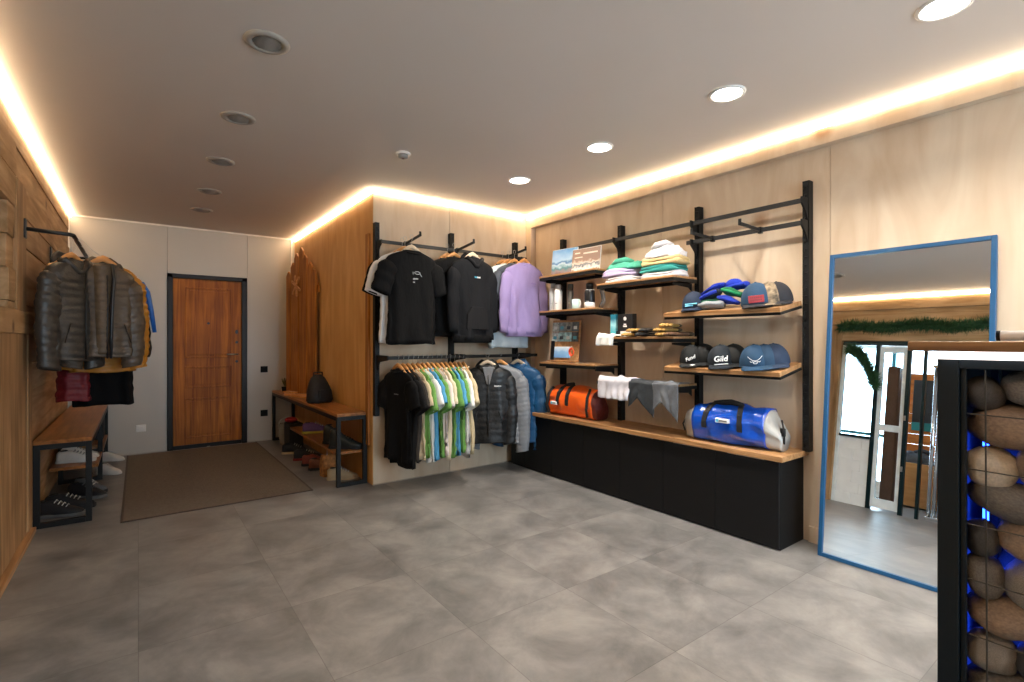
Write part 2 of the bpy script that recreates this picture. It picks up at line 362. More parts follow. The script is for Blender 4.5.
# ------------------------------------------------------------------ entrance door, switches, mat
DW = wood('brown_door_wood', '#844510', '#c27620', 'z', 0.5, ring=16)
t = bpy.data.objects.new('door_1', None); COL.objects.link(t); t.location = (0.69, YB, 0); t['kind'] = 'structure'
b = MB(); b.box(-0.415, -0.36, -0.025, 0.03, 0.0, 2.08); b.box(0.36, 0.42, -0.025, 0.03, 0.0, 2.08); b.box(-0.415, 0.42, -0.025, 0.03, 2.03, 2.08); b.box(-0.36, 0.36, -0.01, 0.03, 0.0, 0.045)
b.build('door_frame', mat('dark_bronze_frame', '#1b130e', 0.4, 0.5), t, bevel=0.004)
b = MB(); b.box(-0.36, 0.36, 0.0, 0.05, 0.045, 2.03)
def mould(x0, x1, z0, z1):
    w_ = 0.018
    b.box(x0, x1, -0.008, 0.002, z0, z0 + w_); b.box(x0, x1, -0.008, 0.002, z1 - w_, z1); b.box(x0, x0 + w_, -0.008, 0.002, z0, z1); b.box(x1 - w_, x1, -0.008, 0.002, z0, z1)
    b.box(x0 + 0.05, x1 - 0.05, -0.005, 0.002, z0 + 0.04, z1 - 0.04)
mould(-0.24, 0.25, 1.08, 1.93); mould(-0.24, 0.25, 0.72, 0.98); mould(-0.24, 0.25, 0.12, 0.60)
leaf = b.build('door_leaf', DW, t, bevel=0.004)
b = MB(); b.tube([(0.31, -0.002, 1.12), (0.31, -0.05, 1.12), (0.24, -0.055, 1.12), (0.19, -0.05, 1.12)], 0.009); b.lathe([(0.001, 0), (0.02, 0), (0.02, 0.006), (0.001, 0.006)], 16, (0, 0, 0)); b.build('door_handle', STEEL, leaf, True)
for z, nm in ((1.40, 'lock'), (1.27, 'lock'), (1.03, 'lock')):
    b = MB(); b.prism([(0.305 + 0.016 * math.cos(k * PI / 8), z + (0.026 if z > 1.3 else 0.016) * math.sin(k * PI / 8)) for k in range(16)], 'y', -0.012, 0.0); b.build('lock', GUN, leaf, bevel=0.002)
b = MB(); b.prism([(0.0 + 0.014 * math.cos(k * PI / 8), 1.50 + 0.014 * math.sin(k * PI / 8)) for k in range(16)], 'y', -0.010, 0.0); b.build('peephole', GUN, leaf)
def switch(x, z, m_, w2, h2, name, label, cat, y=YB):
    t = thing(name, label, cat, (x, y, z)); b = MB(); b.box(-w2, w2, -0.010, -0.001, -h2, h2); b.build('plate', m_, t, bevel=0.003)
    b = MB(); b.box(-w2 * .6, w2 * .6, -0.014, -0.008, -h2 * .6, h2 * .6); b.build('rocker' if 'switch' in name else 'outlet', m_, t, bevel=0.002)
switch(1.309, 0.92, BLKM, 0.042, 0.040, 'light_switch', 'black square light switch beside the brown door', 'switch')
switch(1.309, 0.355, BLKM, 0.042, 0.040, 'wall_socket', 'black wall socket low beside the brown door', 'socket')
switch(0.028, 0.29, WHITE, 0.045, 0.040, 'wall_socket', 'white wall socket low on the grey wall left of the door', 'socket')
MATM = mat('brown_ribbed_mat', '#6a6056', 0.85, var=0.15, scale=40, bump=0.3)
t = thing('entrance_mat', 'large flat brown ribbed entrance mat in front of the brown door', 'mat', (0.555, 5.85, 0.0))
b = MB(); b.box(-0.64, 0.64, -1.33, 1.22, 0.0005, 0.004)
for i in range(64): b.box(-0.635 + i * 0.02, -0.622 + i * 0.02, -1.325, 1.215, 0.004, 0.0065)
b.build('carpet', MATM, t)
b = MB(); b.box(-0.655, -0.64, -1.345, 1.235, 0.0005, 0.006); b.box(0.64, 0.655, -1.345, 1.235, 0.0005, 0.006); b.box(-0.64, 0.64, -1.345, -1.33, 0.0005, 0.006)
b.build('edge_trim', mat('mat_edge', '#3c302a', 0.6), t)

# ------------------------------------------------------------------ uprights, rails and shelves
def upright(loc, rz, z0, z1, label, grp):
    """slotted steel upright: local -Y faces the room, back at y=0"""
    t = tag(None or bpy.data.objects.new('slotted_upright', None), label, 'upright', grp); COL.objects.link(t); t.location = loc; t.rotation_euler = (0, 0, rz)
    b = MB(); w2 = 0.020; d = 0.055
    b.box(-w2, w2, -d + 0.008, 0, z0, z1)
    b.box(-w2, -w2 + 0.011, -d, -d + 0.008, z0, z1); b.box(w2 - 0.011, w2, -d, -d + 0.008, z0, z1)
    n = int((z1 - z0) / 0.05)
    for i in range(n + 1):
        z = z0 + i * (z1 - z0 - 0.03) / n; b.box(-w2 + 0.011, w2 - 0.011, -d, -d + 0.008, z, z + 0.03)
    b.build('post', BLK, t)
    b = MB(); b.box(-w2 - 0.001, w2 + 0.001, -d - 0.001, 0, z1, z1 + 0.004); b.build('end_cap', BLKM, t)
    return t
RU = [(1.47, 'black slotted upright beside the blue-framed mirror'), (2.25, 'black slotted upright between the caps and the gloves'), (3.02, 'black slotted upright beside the black box and white bottles shelf'), (3.78, 'black slotted upright in the corner behind the postcards')]
for y, lb in RU: upright((XR, y, 0), -PI / 2, 0.58, 2.30, lb, 'uprights on the right wall')
for x, lb in [(1.70, 'black slotted upright at the left end of the clothes wall'), (2.46, 'black slotted upright behind the black hoodie'), (3.24, 'black slotted upright behind the lavender sweatshirt')]:
    upright((x, YC, 0), 0, 0.62 if x < 3 else 0.62, 2.33, lb, 'uprights on the clothes wall')

def bar(p0, p1, label, brackets, r=(0.008, 0.015), mat_=GUN, grp=None):
    """rectangular rail with its end brackets; all in world axes"""
    t = thing('hanging_rail', label, 'rail', p0, 0, grp); P0 = Vector(p0); D = Vector(p1) - P0
    b = MB()
    if abs(D.x) > abs(D.y): b.box(0, D.x, -r[0], r[0], -r[1], r[1])
    else: b.box(-r[0], r[0], 0, D.y, -r[1], r[1])
    b.build('bar', mat_, t, bevel=0.002)
    for poly, ax, a, c in brackets:
        b = MB(); b.prism(poly, ax, a, c); o = b.build('bracket', BLK, t, bevel=0.0015); o.data.transform(Matrix.Translation(-P0))
    return t
def tri_y(y, z):   # bracket on the clothes wall reaching out to -Y
    return lambda x: ([(4.29, z + 0.02), (y, z + 0.02), (y, z - 0.02), (4.24, z - 0.04), (4.29, z - 0.12)], 'x', x - 0.006, x + 0.006)
def tri_x(xo, z):
    return lambda y: ([(3.41, z + 0.02), (xo - 0.02, z + 0.02), (xo - 0.02, z - 0.02), (3.385, z - 0.07), (3.41, z - 0.12)], 'y', y - 0.006, y + 0.006)
# note: prism over 'x' takes (y,z); over 'y' takes (x,z)
f = tri_y(4.20, 2.15)
bar((1.70, 4.20, 2.15), (3.30, 4.20, 2.15), 'upper steel rail across the clothes wall', [f(1.70), f(2.46), f(3.24)])
f = tri_y(4.06, 1.14)
bar((1.70, 4.06, 1.14), (3.33, 4.06, 1.14), 'lower black rail carrying the coloured tees and jackets', [f(1.70), f(2.46), f(3.24)], mat_=BLK)
f = tri_x(3.35, 2.17)
bar((3.36, 1.46, 2.17), (3.36, 3.55, 2.17), 'long empty top rail running above all the right wall shelves', [f(1.46), f(2.25), f(3.02)], grp=None)
f = tri_x(3.35, 2.03)
bar((3.36, 1.46, 2.03), (3.36, 2.30, 2.03), 'short empty rail with two prongs above the blue caps', [f(1.46), f(2.25)])
def prong(p, d, label, grp, L=0.32, rise=0.04):
    """display arm with an upturned tip; d is a unit direction"""
    ang = math.atan2(d[1], d[0]); t = thing('display_arm', label, 'display arm', p, ang, grp)
    M = RY(-math.atan(rise / L)); b = MB(); b.box(-0.01, L, -0.008, 0.008, -0.01, 0.01, M); b.build('arm', GUN if d[0] else BLK, t, bevel=0.002)
    b = MB(); b.box(L - 0.008, L, -0.009, 0.009, -0.01, 0.03, M); b.build('tip', BLK, t)
    b = MB(); b.box(-0.016, 0.012, -0.012, 0.012, -0.022, 0.02); b.build('clamp', BLK, t)
for x, lb in ((1.925, 'black display arm holding the black printed tee'), (2.46, 'black display arm holding the black hoodie'), (3.06, 'black display arm holding the lavender sweatshirt')):
    prong((x, 4.20, 2.155), (0, -1), lb, None, 0.30, 0.03)
prong((3.36, 1.735, 2.03), (-1, 0), 'empty grey display arm nearest the blue-framed mirror', None, 0.26, 0.01)
prong((3.36, 2.085, 2.03), (-1, 0), 'empty grey display arm nearest the stacked sweaters', None, 0.26, 0.01)

def shelf(y0, y1, z, label, tilt=0.0, x0=3.11, wm=BENCHW):
    bt = 0.030 if tilt else 0.016; ft = bt + (0.018 if tilt else 0.026)
    """z = top surface at the back"""
    t = thing('wall_shelf', label, 'shelf', (3.40, (y0 + y1) / 2, z)); t.rotation_euler = (0, -tilt, 0)
    hw = (y1 - y0) / 2; d = 3.40 - x0
    b = MB(); b.box(-d, 0, -hw, hw, -bt, 0); b.build('board', wm, t, bevel=0.002)
    b = MB(); b.box(-d + 0.004, -d + 0.02, -hw, hw, -ft, -bt - 0.0005); b.box(-0.02, 0, -hw, hw, -ft, -bt - 0.0005)
    b.box(-d + 0.02, -0.02, -hw, -hw + 0.012, -ft, -bt - 0.0005); b.box(-d + 0.02, -0.02, hw - 0.012, hw, -ft, -bt - 0.0005); b.build('frame', BLK, t)
    for y in (() if tilt else (-hw + 0.045, hw - 0.045)):
        b = MB(); b.prism([(0.0, -0.045), (-d + 0.05, -0.045), (-d + 0.05, -0.06), (-0.04, -0.075), (0.0, -0.10)], 'y', y - 0.003, y + 0.003); b.build('bracket', BLK, t)
    return t
TL = math.radians(10.5)
shelf(1.49, 2.33, 1.542, 'forward-tilted wooden shelf of blue caps, upper one by the mirror', TL)
shelf(1.49, 2.33, 1.148, 'forward-tilted wooden shelf with the row of dark caps', TL)
shelf(2.24, 3.00, 1.765, 'wooden shelf under the stacked green and white sweaters')
shelf(2.24, 3.00, 1.318, 'wooden shelf at eye level under the gloves and black box')
shelf(2.24, 3.00, 0.965, 'low wooden shelf with white and grey cloths hanging over it')
shelf(3.02, 3.76, 1.905, 'wooden shelf holding the two picture panels')
shelf(3.02, 3.76, 1.572, 'wooden shelf holding the bottles and mug')
shelf(3.02, 3.76, 1.085, 'wooden shelf under the postcard stand')

# base cabinets and the long worktop
cab_labels = ['black low cabinet at the mirror end with its bare side showing', 'black low cabinet below the blue duffel bag', 'black low cabinet below the hanging grey cloths', 'black low cabinet below the white draped tee', 'black low cabinet below the orange duffel bag', 'black low cabinet beyond the orange duffel bag', 'narrow black low cabinet in the corner behind the blue jacket']
ed = [1.505, 1.93, 2.35, 2.77, 3.19, 3.61, 4.03, 4.255]
for i in range(7):
    y0, y1 = ed[i], ed[i + 1]; t = thing('base_cabinet', cab_labels[i], 'cabinet', (3.30, (y0 + y1) / 2, 0)); hw = (y1 - y0) / 2 - 0.0015
    b = MB(); b.box(-0.14, 0.168, -hw, hw, 0.0, 0.548); b.build('body', BLKM, t, bevel=0.001)
    b = MB(); b.box(-0.16, -0.142, -hw, hw, 0.012, 0.542); b.build('door', mat('black_door_laminate', '#08080a', 0.5, spec=0.3), t, bevel=0.0015)
    b = MB(); b.box(-0.163, -0.158, -hw + 0.09, hw - 0.09, 0.5425, 0.5475); b.build('grip_rail', STEEL, t)
b = MB(); b.box(3.115, 3.468, 1.475, 4.258, 0.550, 0.584)
tag(b.build('worktop', BENCHW, bevel=0.003), 'long oiled wooden worktop across the black low cabinets', 'worktop')

# ------------------------------------------------------------------ garments
def sup(a, b_, th, e=2.4):
    c, s = math.cos(th), math.sin(th); return a * math.copysign(abs(c) ** (2 / e), c), b_ * math.copysign(abs(s) ** (2 / e), s)
def garment_meshes(W=0.22, L=0.72, D=0.05, hem=1.0, sl=0.22, sang=24, sr=(0.085, 0.075), puff=0.0, pitch=0.055, seed=0, hood=False, rib=False, long_=False, flare=0.0, waist=1.0):
    """W half shoulder width; returns (body MB). origin = neck, garment faces -Y"""
    rnd = random.Random(seed); b = MB(); n = 44; ph = [rnd.uniform(0, 6.28) for _ in range(6)]
    rings = []
    top = [(0.055, 0.028, 0.006), (0.072, 0.034, 0.010), (0.085, 0.036, 0.002), (W * .55, 0.040, -0.014), (W * .75, 0.044, -0.032), (W * .90, 0.048, -0.052), (W * .985, 0.050, -0.078), (W * .99, 0.052, -0.11)]
    zs = []
    for a, d, z in top: zs.append((a, d * D / 0.05, z))
    N = max(14, int(L / (pitch / 4 if puff else 0.045)))
    for i in range(1, N + 1):
        s = i / N; z = -0.11 - s * (L - 0.11)
        a = W * (0.97 - 0.06 * math.sin(PI * min(1, s * 1.2)) * waist) * (1 - s) + W * hem * s * 0.97
        a = W * (0.97 + (hem - 0.97) * s) - 0.012 * math.sin(PI * s)
        zs.append((a, D * (1.04 + 0.25 * s + flare * s), z))
    for i, (a, d, z) in enumerate(zs):
        s = max(0, -z / L); q = 0
        if puff and z < -0.03: q = puff * (abs(math.sin(PI * (-z) / pitch)) ** 0.6)
        ring = []
        for k in range(n):
            th = 2 * PI * k / n; x, y = sup(a + q * .5, d + q, th)
            fold = 0.016 * s * math.sin(5 * th + ph[0] + 2 * s) + 0.010 * s * math.sin(9 * th + ph[1] - 3 * s) + 0.005 * math.sin(3 * th + ph[2] + 9 * s)
            nv = noise.noise(Vector((x * 13 + seed * 3, z * 2.6, 3.0 if math.sin(th) < 0 else 9.0))); fold += (0.016 * nv + 0.006 * noise.noise(Vector((x * 30, z * 9, seed)))) * min(1, s * 2.2)
            y += fold * (0.6 if puff else 1.0) * math.copysign(1, math.sin(th) + 1e-6); x += 0.004 * s * math.sin(7 * z * 9 + ph[3])
            ring.append((x, y, z + (0.006 * math.sin(3 * th + ph[4]) * s)))
        rings.append(ring)
    last = rings[-1]
    rings.append([(p[0] * .96, p[1] * .80, p[2] + 0.002) for p in last]); rings.append([(p[0] * .94, p[1] * .74, p[2] + 0.03) for p in last])
    b.rings(rings, True, True)
    # sleeves
    for sd in (-1, 1):
        ang = math.radians(sang + rnd.uniform(-3, 3)); R = []
        m = 14 if not puff else max(14, int(sl / (pitch / 4))); nn = 22
        for i in range(m + 1):
            s = i / m; bend = math.radians(8 if long_ else 0) * s
            cx = sd * (W - 0.05 + math.sin(ang - bend) * sl * s + (0.0)); cz = -0.055 - sr[0] * .35 - math.cos(ang - bend) * sl * s
            r0 = (sr[0] + (sr[1] - sr[0]) * s) * math.sin(min(1, (s * sl + .012) / .11) * PI / 2) ** .55; q = puff * .8 * (abs(math.sin(PI * s * sl / pitch)) ** .6) if puff else 0
            wr = (0.004 if long_ else 0.002) * math.sin(s * 19 + ph[5]) + 0.008 * noise.noise(Vector((s * 6, seed, sd)))
            ring = []
            for k in range(nn):
                th = 2 * PI * k / nn; u = (r0 + q + wr) * math.cos(th); v = (r0 * 0.55 + q + wr) * math.sin(th) * (D / 0.05) ** .4
                ring.append((cx + u * math.cos(ang), v - 0.012 * s * (1 if long_ else .4), cz + u * math.sin(ang) * sd * 1.0 * (1 if sd > 0 else 1)))
            R.append(ring)
        e_ = R[-1]; c_ = Vector((sum(p[0] for p in e_) / nn, sum(p[1] for p in e_) / nn, sum(p[2] for p in e_) / nn))
        R.append([tuple(c_ + (Vector(p) - c_) * .85) for p in e_]); R.append([tuple(c_ + (Vector(p) - c_) * .75 + Vector((0, 0, .03))) for p in e_])
        b.rings(R, True, True)
    return b
def collar_mesh(rx=0.082, ry=0.04, z=0.004, r=0.009, dip=0.022):
    b = MB(); b.tube([(rx * math.cos(t), ry * math.sin(t), z - (dip if math.sin(t) < 0 else -0.006) * abs(math.sin(t)) * 1.0) for t in [2 * PI * k / 24 for k in range(24)]], r, 8, loop=True); return b
def hood_mesh(D=0.05):
    b = MB(); R = []
    for i in range(9):
        s = i / 8; w = 0.10 * math.cos(s * 1.25) + 0.02; R.append([(w * math.cos(2 * PI * k / 20), 0.035 * (1.3 - s * .5) * math.sin(2 * PI * k / 20) + 0.03 + 0.02 * s, -0.03 + 0.085 * s + 0.012 * math.cos(4 * PI * k / 20)) for k in range(20)])
    b.rings(R, True, True)
    b.tube([(-0.10, -0.005, -0.02), (-0.085, -0.035, 0.0), (-0.05, -0.052, -0.035), (-0.015, -0.060, -0.075), (0.015, -0.060, -0.075), (0.05, -0.052, -0.035), (0.085, -0.035, 0.0), (0.10, -0.005, -0.02)], 0.020, 8)
    return b
def hanger(loc, rz, label, hook_h=0.10, grp='clothes hangers', wm=HANGW, off=0.0):
    t = thing('clothes_hanger', label, 'hanger', loc, rz, grp)
    b = MB(); pts = []
    for i in range(15):
        s = (i - 7) / 7; pts.append((0.165 * s, 0.006 * s * s, 0.046 - 0.060 * min(1, abs(s) * 1.5) ** 1.3 - 0.035 * s * s))
    b.tube(pts, [0.006 + 0.008 * (1 - abs((i - 7) / 7)) for i in range(15)], 10, flat=1.4); b.build('shoulders', wm, t, True)
    b = MB(); h = hook_h; z1 = 0.055 + h - 0.02
    p = [(0, 0, 0.05), (0, 0, 0.055 + (h - 0.04) * .7)] + [(-0.016 * math.cos(a) * 1.0 + 0.0, 0, z1 - 0.006 + 0.018 * math.sin(a)) for a in [(-60 + i * 26) * PI / 180 for i in range(10)]][::-1]
    if off: p = [(x + off * min(1, max(0, (z - 0.05) / h)), y, z) for x, y, z in p]
    b.tube(p, 0.0019, 6); b.build('hook', STEEL, t, True)
    return t
def hang(loc, rz, name, label, cat, m_, cfg, hcol=None, hg=None, extras=None, hlabel=None, hook=0.10, off=0.0, wm=HANGW, rim=None, scale=1.0):
    """rail point = loc; hanger + garment below it"""
    nz = loc[2] - hook - 0.042
    hanger((loc[0], loc[1], nz), rz, hlabel or ' '.join(('hanger of the ' + label).split()[:16]), hook, None, wm, off)
    t = thing(name, label, cat, (loc[0], loc[1], nz), rz, hg)
    garment_meshes(**cfg).build('body', m_, t, True)
    collar_mesh(r=0.012 if cfg.get('puff') else 0.008).build('collar', rim or m_, t, True)
    if extras: extras(t)
    return t
def cotton(name, col): return mat(name, col, 0.85, var=0.06, scale=14, bump=0.6, bscale=15, stretch=(1, 1, 0.4), sheen=0.0, spec=0.15)
CB = cotton('black_cotton', '#101011'); CB2 = cotton('charcoal_cotton', '#1c1c1e'); CW = cotton('white_cotton', '#dedcda'); LAV = cotton('lavender_cotton', '#9484b2')
PRT = mat('white_print', '#d8dadb', 0.6)
PRC = mat('cyan_print', '#4fb6d8', 0.6)
TEE = dict(W=0.225, L=0.79, sl=0.29, sang=21, sr=(0.10, 0.085), D=0.045, hem=0.95)
SWEAT = dict(W=0.245, L=0.76, sl=0.60, sang=13, sr=(0.085, 0.050), D=0.055, hem=0.92, long_=True)
# three display arms of tops facing the room (front piece last in depth)
RT = 0.06
def print_face(t):
    pts = [(0.02 + 0.026 * math.cos(a), -0.062, -0.185 + 0.011 * math.sin(a)) for a in [2 * PI * k / 16 for k in range(16)]]
    b = MB(); b.tube(pts, 0.0022, 6, loop=True); b.tube([(0.045, -0.062, -0.19), (0.062, -0.062, -0.215)], 0.0022, 6); b.tube([(-0.02, -0.062, -0.178), (-0.02, -0.062, -0.20)], 0.0022, 6)
    for i in range(5): b.box(-0.02 + i * 0.010, -0.013 + i * 0.010, -0.0645, -0.060, -0.243 + 0.001 * i, -0.232 + 0.002 * (i % 2))
    b.box(-0.02, -0.004, -0.0645, -0.060, -0.268, -0.262); b.build('chest_print', PRT, t)['label'] = 'white line drawing'
def pr_letters(t, x, z, n, w_, h_, m1, m2, y=-0.060, name='chest_print'):
    b = MB()
    for i in range(n):
        b.mi = 0 if i < n * .4 else 1; b.box(x + i * w_, x + i * w_ + w_ * .7, y - 0.003, y, z, z + h_ * (1 if i % 3 else 1.25))
    b.build(name, [m1, m2], t)
hang((1.87, 4.15, 2.19), RT, 't_shirt', 'black long tee at the back of the left display arm, mostly hidden', 'shirt', CB, dict(TEE, seed=3, W=0.25, L=0.70))
hang((1.865, 4.08, 2.19), RT, 't_shirt', 'white tee showing behind the black printed tee', 'shirt', CW, dict(TEE, seed=5, L=0.78, W=0.25))
hang((1.885, 3.99, 2.19), RT, 't_shirt', 'black tee with small white chest print facing the room', 'shirt', CB, dict(TEE, seed=6, W=0.24), extras=print_face, wm=mat('pale_hanger', '#d8c4a8', 0.4))
hang((2.33, 4.16, 2.19), RT, 't_shirt', 'black tee with pale collar line behind the black hoodie', 'shirt', CB2, dict(TEE, seed=8, W=0.22, L=0.72))
hang((2.36, 4.09, 2.19), RT, 'sweatshirt', 'black long sleeved sweatshirt just behind the black hoodie', 'sweatshirt', CB, dict(SWEAT, seed=9, L=0.68, W=0.24))
def hoodie_x(t):
    hood_mesh().build('hood', CB2, t, True)
    b = MB(); b.prism([(-0.13, -0.66), (-0.12, -0.52), (-0.07, -0.45), (0.07, -0.45), (0.12, -0.52), (0.13, -0.66)], 'y', -0.083, -0.05); b.build('pocket', CB2, t, bevel=0.006)
    b = MB(); b.rings([[(*sup(0.215 * k_, 0.075 * k_, 2 * PI * k / 40), z) for k in range(40)] for k_, z in ((1.0, -0.71), (1.03, -0.72), (1.02, -0.775), (0.95, -0.78))], False, True); b.build('waistband', CB, t, True)
    pr_letters(t, -0.035, -0.185, 7, 0.010, 0.012, PRC, PRT, y=-0.072)
CHD = cotton('hoodie_black', '#17181b')
hang((2.50, 3.99, 2.19), RT + 0.06, 'hoodie', 'black hoodie with tiny cyan and white chest print', 'hoodie', CHD, dict(SWEAT, seed=11), extras=hoodie_x, wm=mat('pale_hanger', '#d8c4a8', 0.4))
hang((2.97, 4.17, 2.19), RT, 't_shirt', 'dark grey tee at the back of the right display arm', 'shirt', CB2, dict(TEE, seed=12, L=0.76))
hang((3.00, 4.11, 2.19), RT, 'sweatshirt', 'pale blue-white sweatshirt hanging behind the lavender one', 'sweatshirt', cotton('ice_cotton', '#c3d0d6'), dict(SWEAT, seed=13, L=0.83, sl=0.5, W=0.27))
hang((3.03, 4.05, 2.19), RT, 't_shirt', 'slate grey tee directly behind the lavender sweatshirt', 'shirt', cotton('slate_cotton', '#4c5058'), dict(TEE, seed=14, L=0.66))
def lav_x(t):
    pr_letters(t, 0.03, -0.20, 7, 0.010, 0.010, mat('violet_print', '#7d6aa0', 0.7), mat('violet_print', '#7d6aa0', 0.7), y=-0.070)
    b = MB(); b.rings([[(*sup(0.222 * k_, 0.074 * k_, 2 * PI * k / 40), z) for k in range(40)] for k_, z in ((1.0, -0.63), (1.03, -0.655), (1.02, -0.715), (0.94, -0.72))], False, True); b.build('waistband', LAV, t, True)
hang((3.10, 3.98, 2.19), RT, 'sweatshirt', 'lavender sweatshirt facing the room beside the corner', 'sweatshirt', LAV, dict(SWEAT, seed=15, L=0.70), extras=lav_x)

# the row of tees on the lower rail
cols = [('#141415', 'black tee facing half outward, first on the lower rail', 'black_jersey'), ('#171717', 'black tee second on the lower rail', 'black_jersey'), ('#3a3531', 'dark brown-grey tee beside the black ones on the lower rail', 'umber_jersey'),
        ('#c4b294', 'sand beige tee just left of the first green tee', 'sand_jersey'), ('#6c9c52', 'leaf green tee, leftmost green one on the lower rail', 'green_jersey'), ('#e2e3e1', 'white tee between the leftmost green tee and the sky blue tee', 'white_jersey'),
        ('#5399c4', 'sky blue tee, first blue one from the left on the lower rail', 'blue_jersey'), ('#769f60', 'green tee just right of the first sky blue tee', 'green_jersey'), ('#dcd2cc', 'off-white tee in the middle of the lower rail', 'pearl_jersey'),
        ('#d8cdb2', 'cream tee right of the middle off-white tee', 'cream_jersey'), ('#6c9c52', 'green tee just left of the second sky blue tee', 'green_jersey'), ('#5399c4', 'sky blue tee, second blue one from the left on the lower rail', 'blue_jersey'),
        ('#648f52', 'green tee, rightmost green one on the lower rail', 'green_jersey'), ('#e2e3e1', 'white tee second from the right end of the tee row', 'white_jersey'), ('#cdbd9a', 'beige tee at the right end of the tee row', 'beige_jersey')]
for i, (c, lb, nm) in enumerate(cols):
    x = 1.79 + i * 0.0465; r = -math.radians([78, 82, 84][i] if i < 3 else 85 + (i - 3) * 1.2 + (i * 5) % 5)
    def ex(t, i=i):
        if i == 0: pr_letters(t, 0.03, -0.20, 6, 0.010, 0.008, mat('grey_print', '#6c6c6c', 0.6), mat('grey_print', '#6c6c6c', 0.6), y=-0.058); 
        if i == 0:
            b = MB(); b.box(-0.02, 0.02, 0.026, 0.029, -0.022, 0.0); b.build('neck_label', PAPER, t)
    hang((x, 4.06, 1.16), r, 't_shirt', lb, 'shirt', cotton(nm, c), dict(W=0.205, L=0.74 + 0.05 * ((i * 3) % 4) / 3 + (0.03 if i < 2 else 0), sl=0.24 + 0.02 * ((i * 5) % 3), sang=21 + (i * 7) % 9, sr=(0.095, 0.085), D=0.026, hem=0.95, seed=30 + i), extras=ex, hook=0.085)

# padded jackets
def puffer(name, col, r=0.38): return mat(name, col, r, var=0.08, scale=10, bump=0.25, bscale=35, coat=0.1)
def jacket_x(mz, lining, hood=True, label=None, openw=0.0, trim=None, D=0.07, L=0.68):
    def f(t):
        if hood:
            hood_mesh().build('hood', mz, t, True)
        b = MB(); b.tube([(0.0, -D - 0.022, -0.08), (0.003, -D - 0.026, -0.3), (-0.003, -D - 0.030, -0.5), (0, -D - 0.030, -L + 0.02)], 0.005, 6); b.build('zip', trim or mat('zip_black', '#0a0a0a', 0.4), t, True)
        if openw == 1:
            b = MB(); b.prism([(-0.055, -0.005), (0.055, -0.005), (0.012, -0.17), (-0.012, -0.17)], 'y', -D - 0.018, -0.03); b.build('lining', lining, t, bevel=0.004)
        if openw == 2:
            b = MB(); Q = []
            for i in range(60):
                z = -0.01 - i * 0.0105; w_ = 0.050 - 0.012 * i / 60; y = -D - 0.016 - 0.010 * abs(math.sin(PI * z / 0.045)) ** .6 - 0.012 * i / 60; Q.append([(-w_ - .02, -D + .02, z), (-w_ - .02, y + .006, z), (-.02, y, z), (w_ - .02, y + .006, z), (w_ - .02, -D + .02, z)])
            b.rings(Q, True, True, False); b.build('lining', lining, t, True)
            b = MB(); b.tube([(0.030, -D - .022, 0.0), (0.036, -D - .034, -.10), (0.024, -D - .040, -.3), (0.018, -D - .046, -.5), (0.016, -D - .048, -.66)], [.008, .013, .012, .011, .008], 8); b.build('front_edge', mat('navy_trim', '#12161d', 0.4), t, True)
        for s in (-1, 1):
            b = MB(); b.tube([(s * 0.10, -D - 0.018, -0.42), (s * 0.14, -D - 0.014, -0.55)], 0.004, 6); b.build('pocket_zip', trim or mat('zip_black', '#0a0a0a', 0.4), t, True)
        if label: pr_letters(t, 0.06, -0.19, 6, 0.011, 0.010, PRT, PRT, y=-D - 0.016)
    return f
PUF = dict(W=0.24, L=0.68, D=0.062, sl=0.58, sang=12, sr=(0.085, 0.062), puff=0.014, pitch=0.052, long_=True, hem=0.95)
pb, pg, pbl = puffer('black_nylon', '#0c0e10', 0.5), puffer('silver_grey_nylon', '#787c82', 0.5), puffer('petrol_blue_nylon', '#154a74', 0.45)
hang((3.08, 4.06, 1.16), math.radians(-62), 'padded_jacket', 'petrol blue padded jacket at the right end of the lower rail', 'jacket', pbl, dict(PUF, seed=50, L=0.76, sl=0.74, puff=0.006, pitch=0.08, W=0.25), extras=jacket_x(pbl, pbl), wm=mat('pale_hanger', '#d8c4a8', 0.4), hook=0.075)
hang((2.86, 4.06, 1.16), math.radians(-56), 'padded_jacket', 'silver grey quilted jacket between the black and blue jackets', 'jacket', pg, dict(PUF, seed=51, L=0.74, sl=0.74, W=0.24, pitch=0.045, puff=0.006), extras=jacket_x(pg, pg, hood=False), hook=0.075)
hang((2.70, 4.04, 1.16), math.radians(-30), 'padded_jacket', 'black quilted jacket with grey lining facing the room', 'jacket', pb, dict(PUF, seed=52, L=0.73, W=0.24, sl=0.66, puff=0.004, pitch=0.06), extras=jacket_x(pb, cotton('grey_lining', '#77797c'), label='x', openw=1), wm=mat('pale_hanger', '#d8c4a8', 0.4), hook=0.075)

# ------------------------------------------------------------------ left side: coat rail, coats, bench, shoes
t = thing('coat_rail', 'dark steel coat rail on the pine board wall', 'rail', (XL, 4.42, 2.0))
b = MB(); b.tube([(0.02, 0, 0), (0.235, 0, -0.012), (0.255, 0.02, -0.013), (0.255, 2.70, -0.013)], 0.013, 10); b.build('bar', GUN, t, True)
for y in (0, 1.18, 2.6):
    b = MB(); b.box(0.019, 0.030, y - 0.03, y + 0.03, -0.06, 0.06); b.build('wall_plate', GUN, t, bevel=0.003)
    if y: b = MB(); b.tube([(0.03, y, -0.013), (0.25, y, -0.013)], 0.011, 8); b.build('bracket', GUN, t, True)
gp, br = puffer('graphite_nylon', '#34302c', 0.45), puffer('taupe_nylon', '#4c4034', 0.5)
RLX = -0.345
hang((-0.36, 4.52, 1.99), math.radians(52), 'padded_jacket', 'shiny graphite quilted jacket nearest the pine post', 'jacket', gp, dict(PUF, seed=60, W=0.185, L=0.67, sl=0.64, pitch=0.05, puff=0.008, sang=9), extras=jacket_x(gp, gp), hook=0.125)
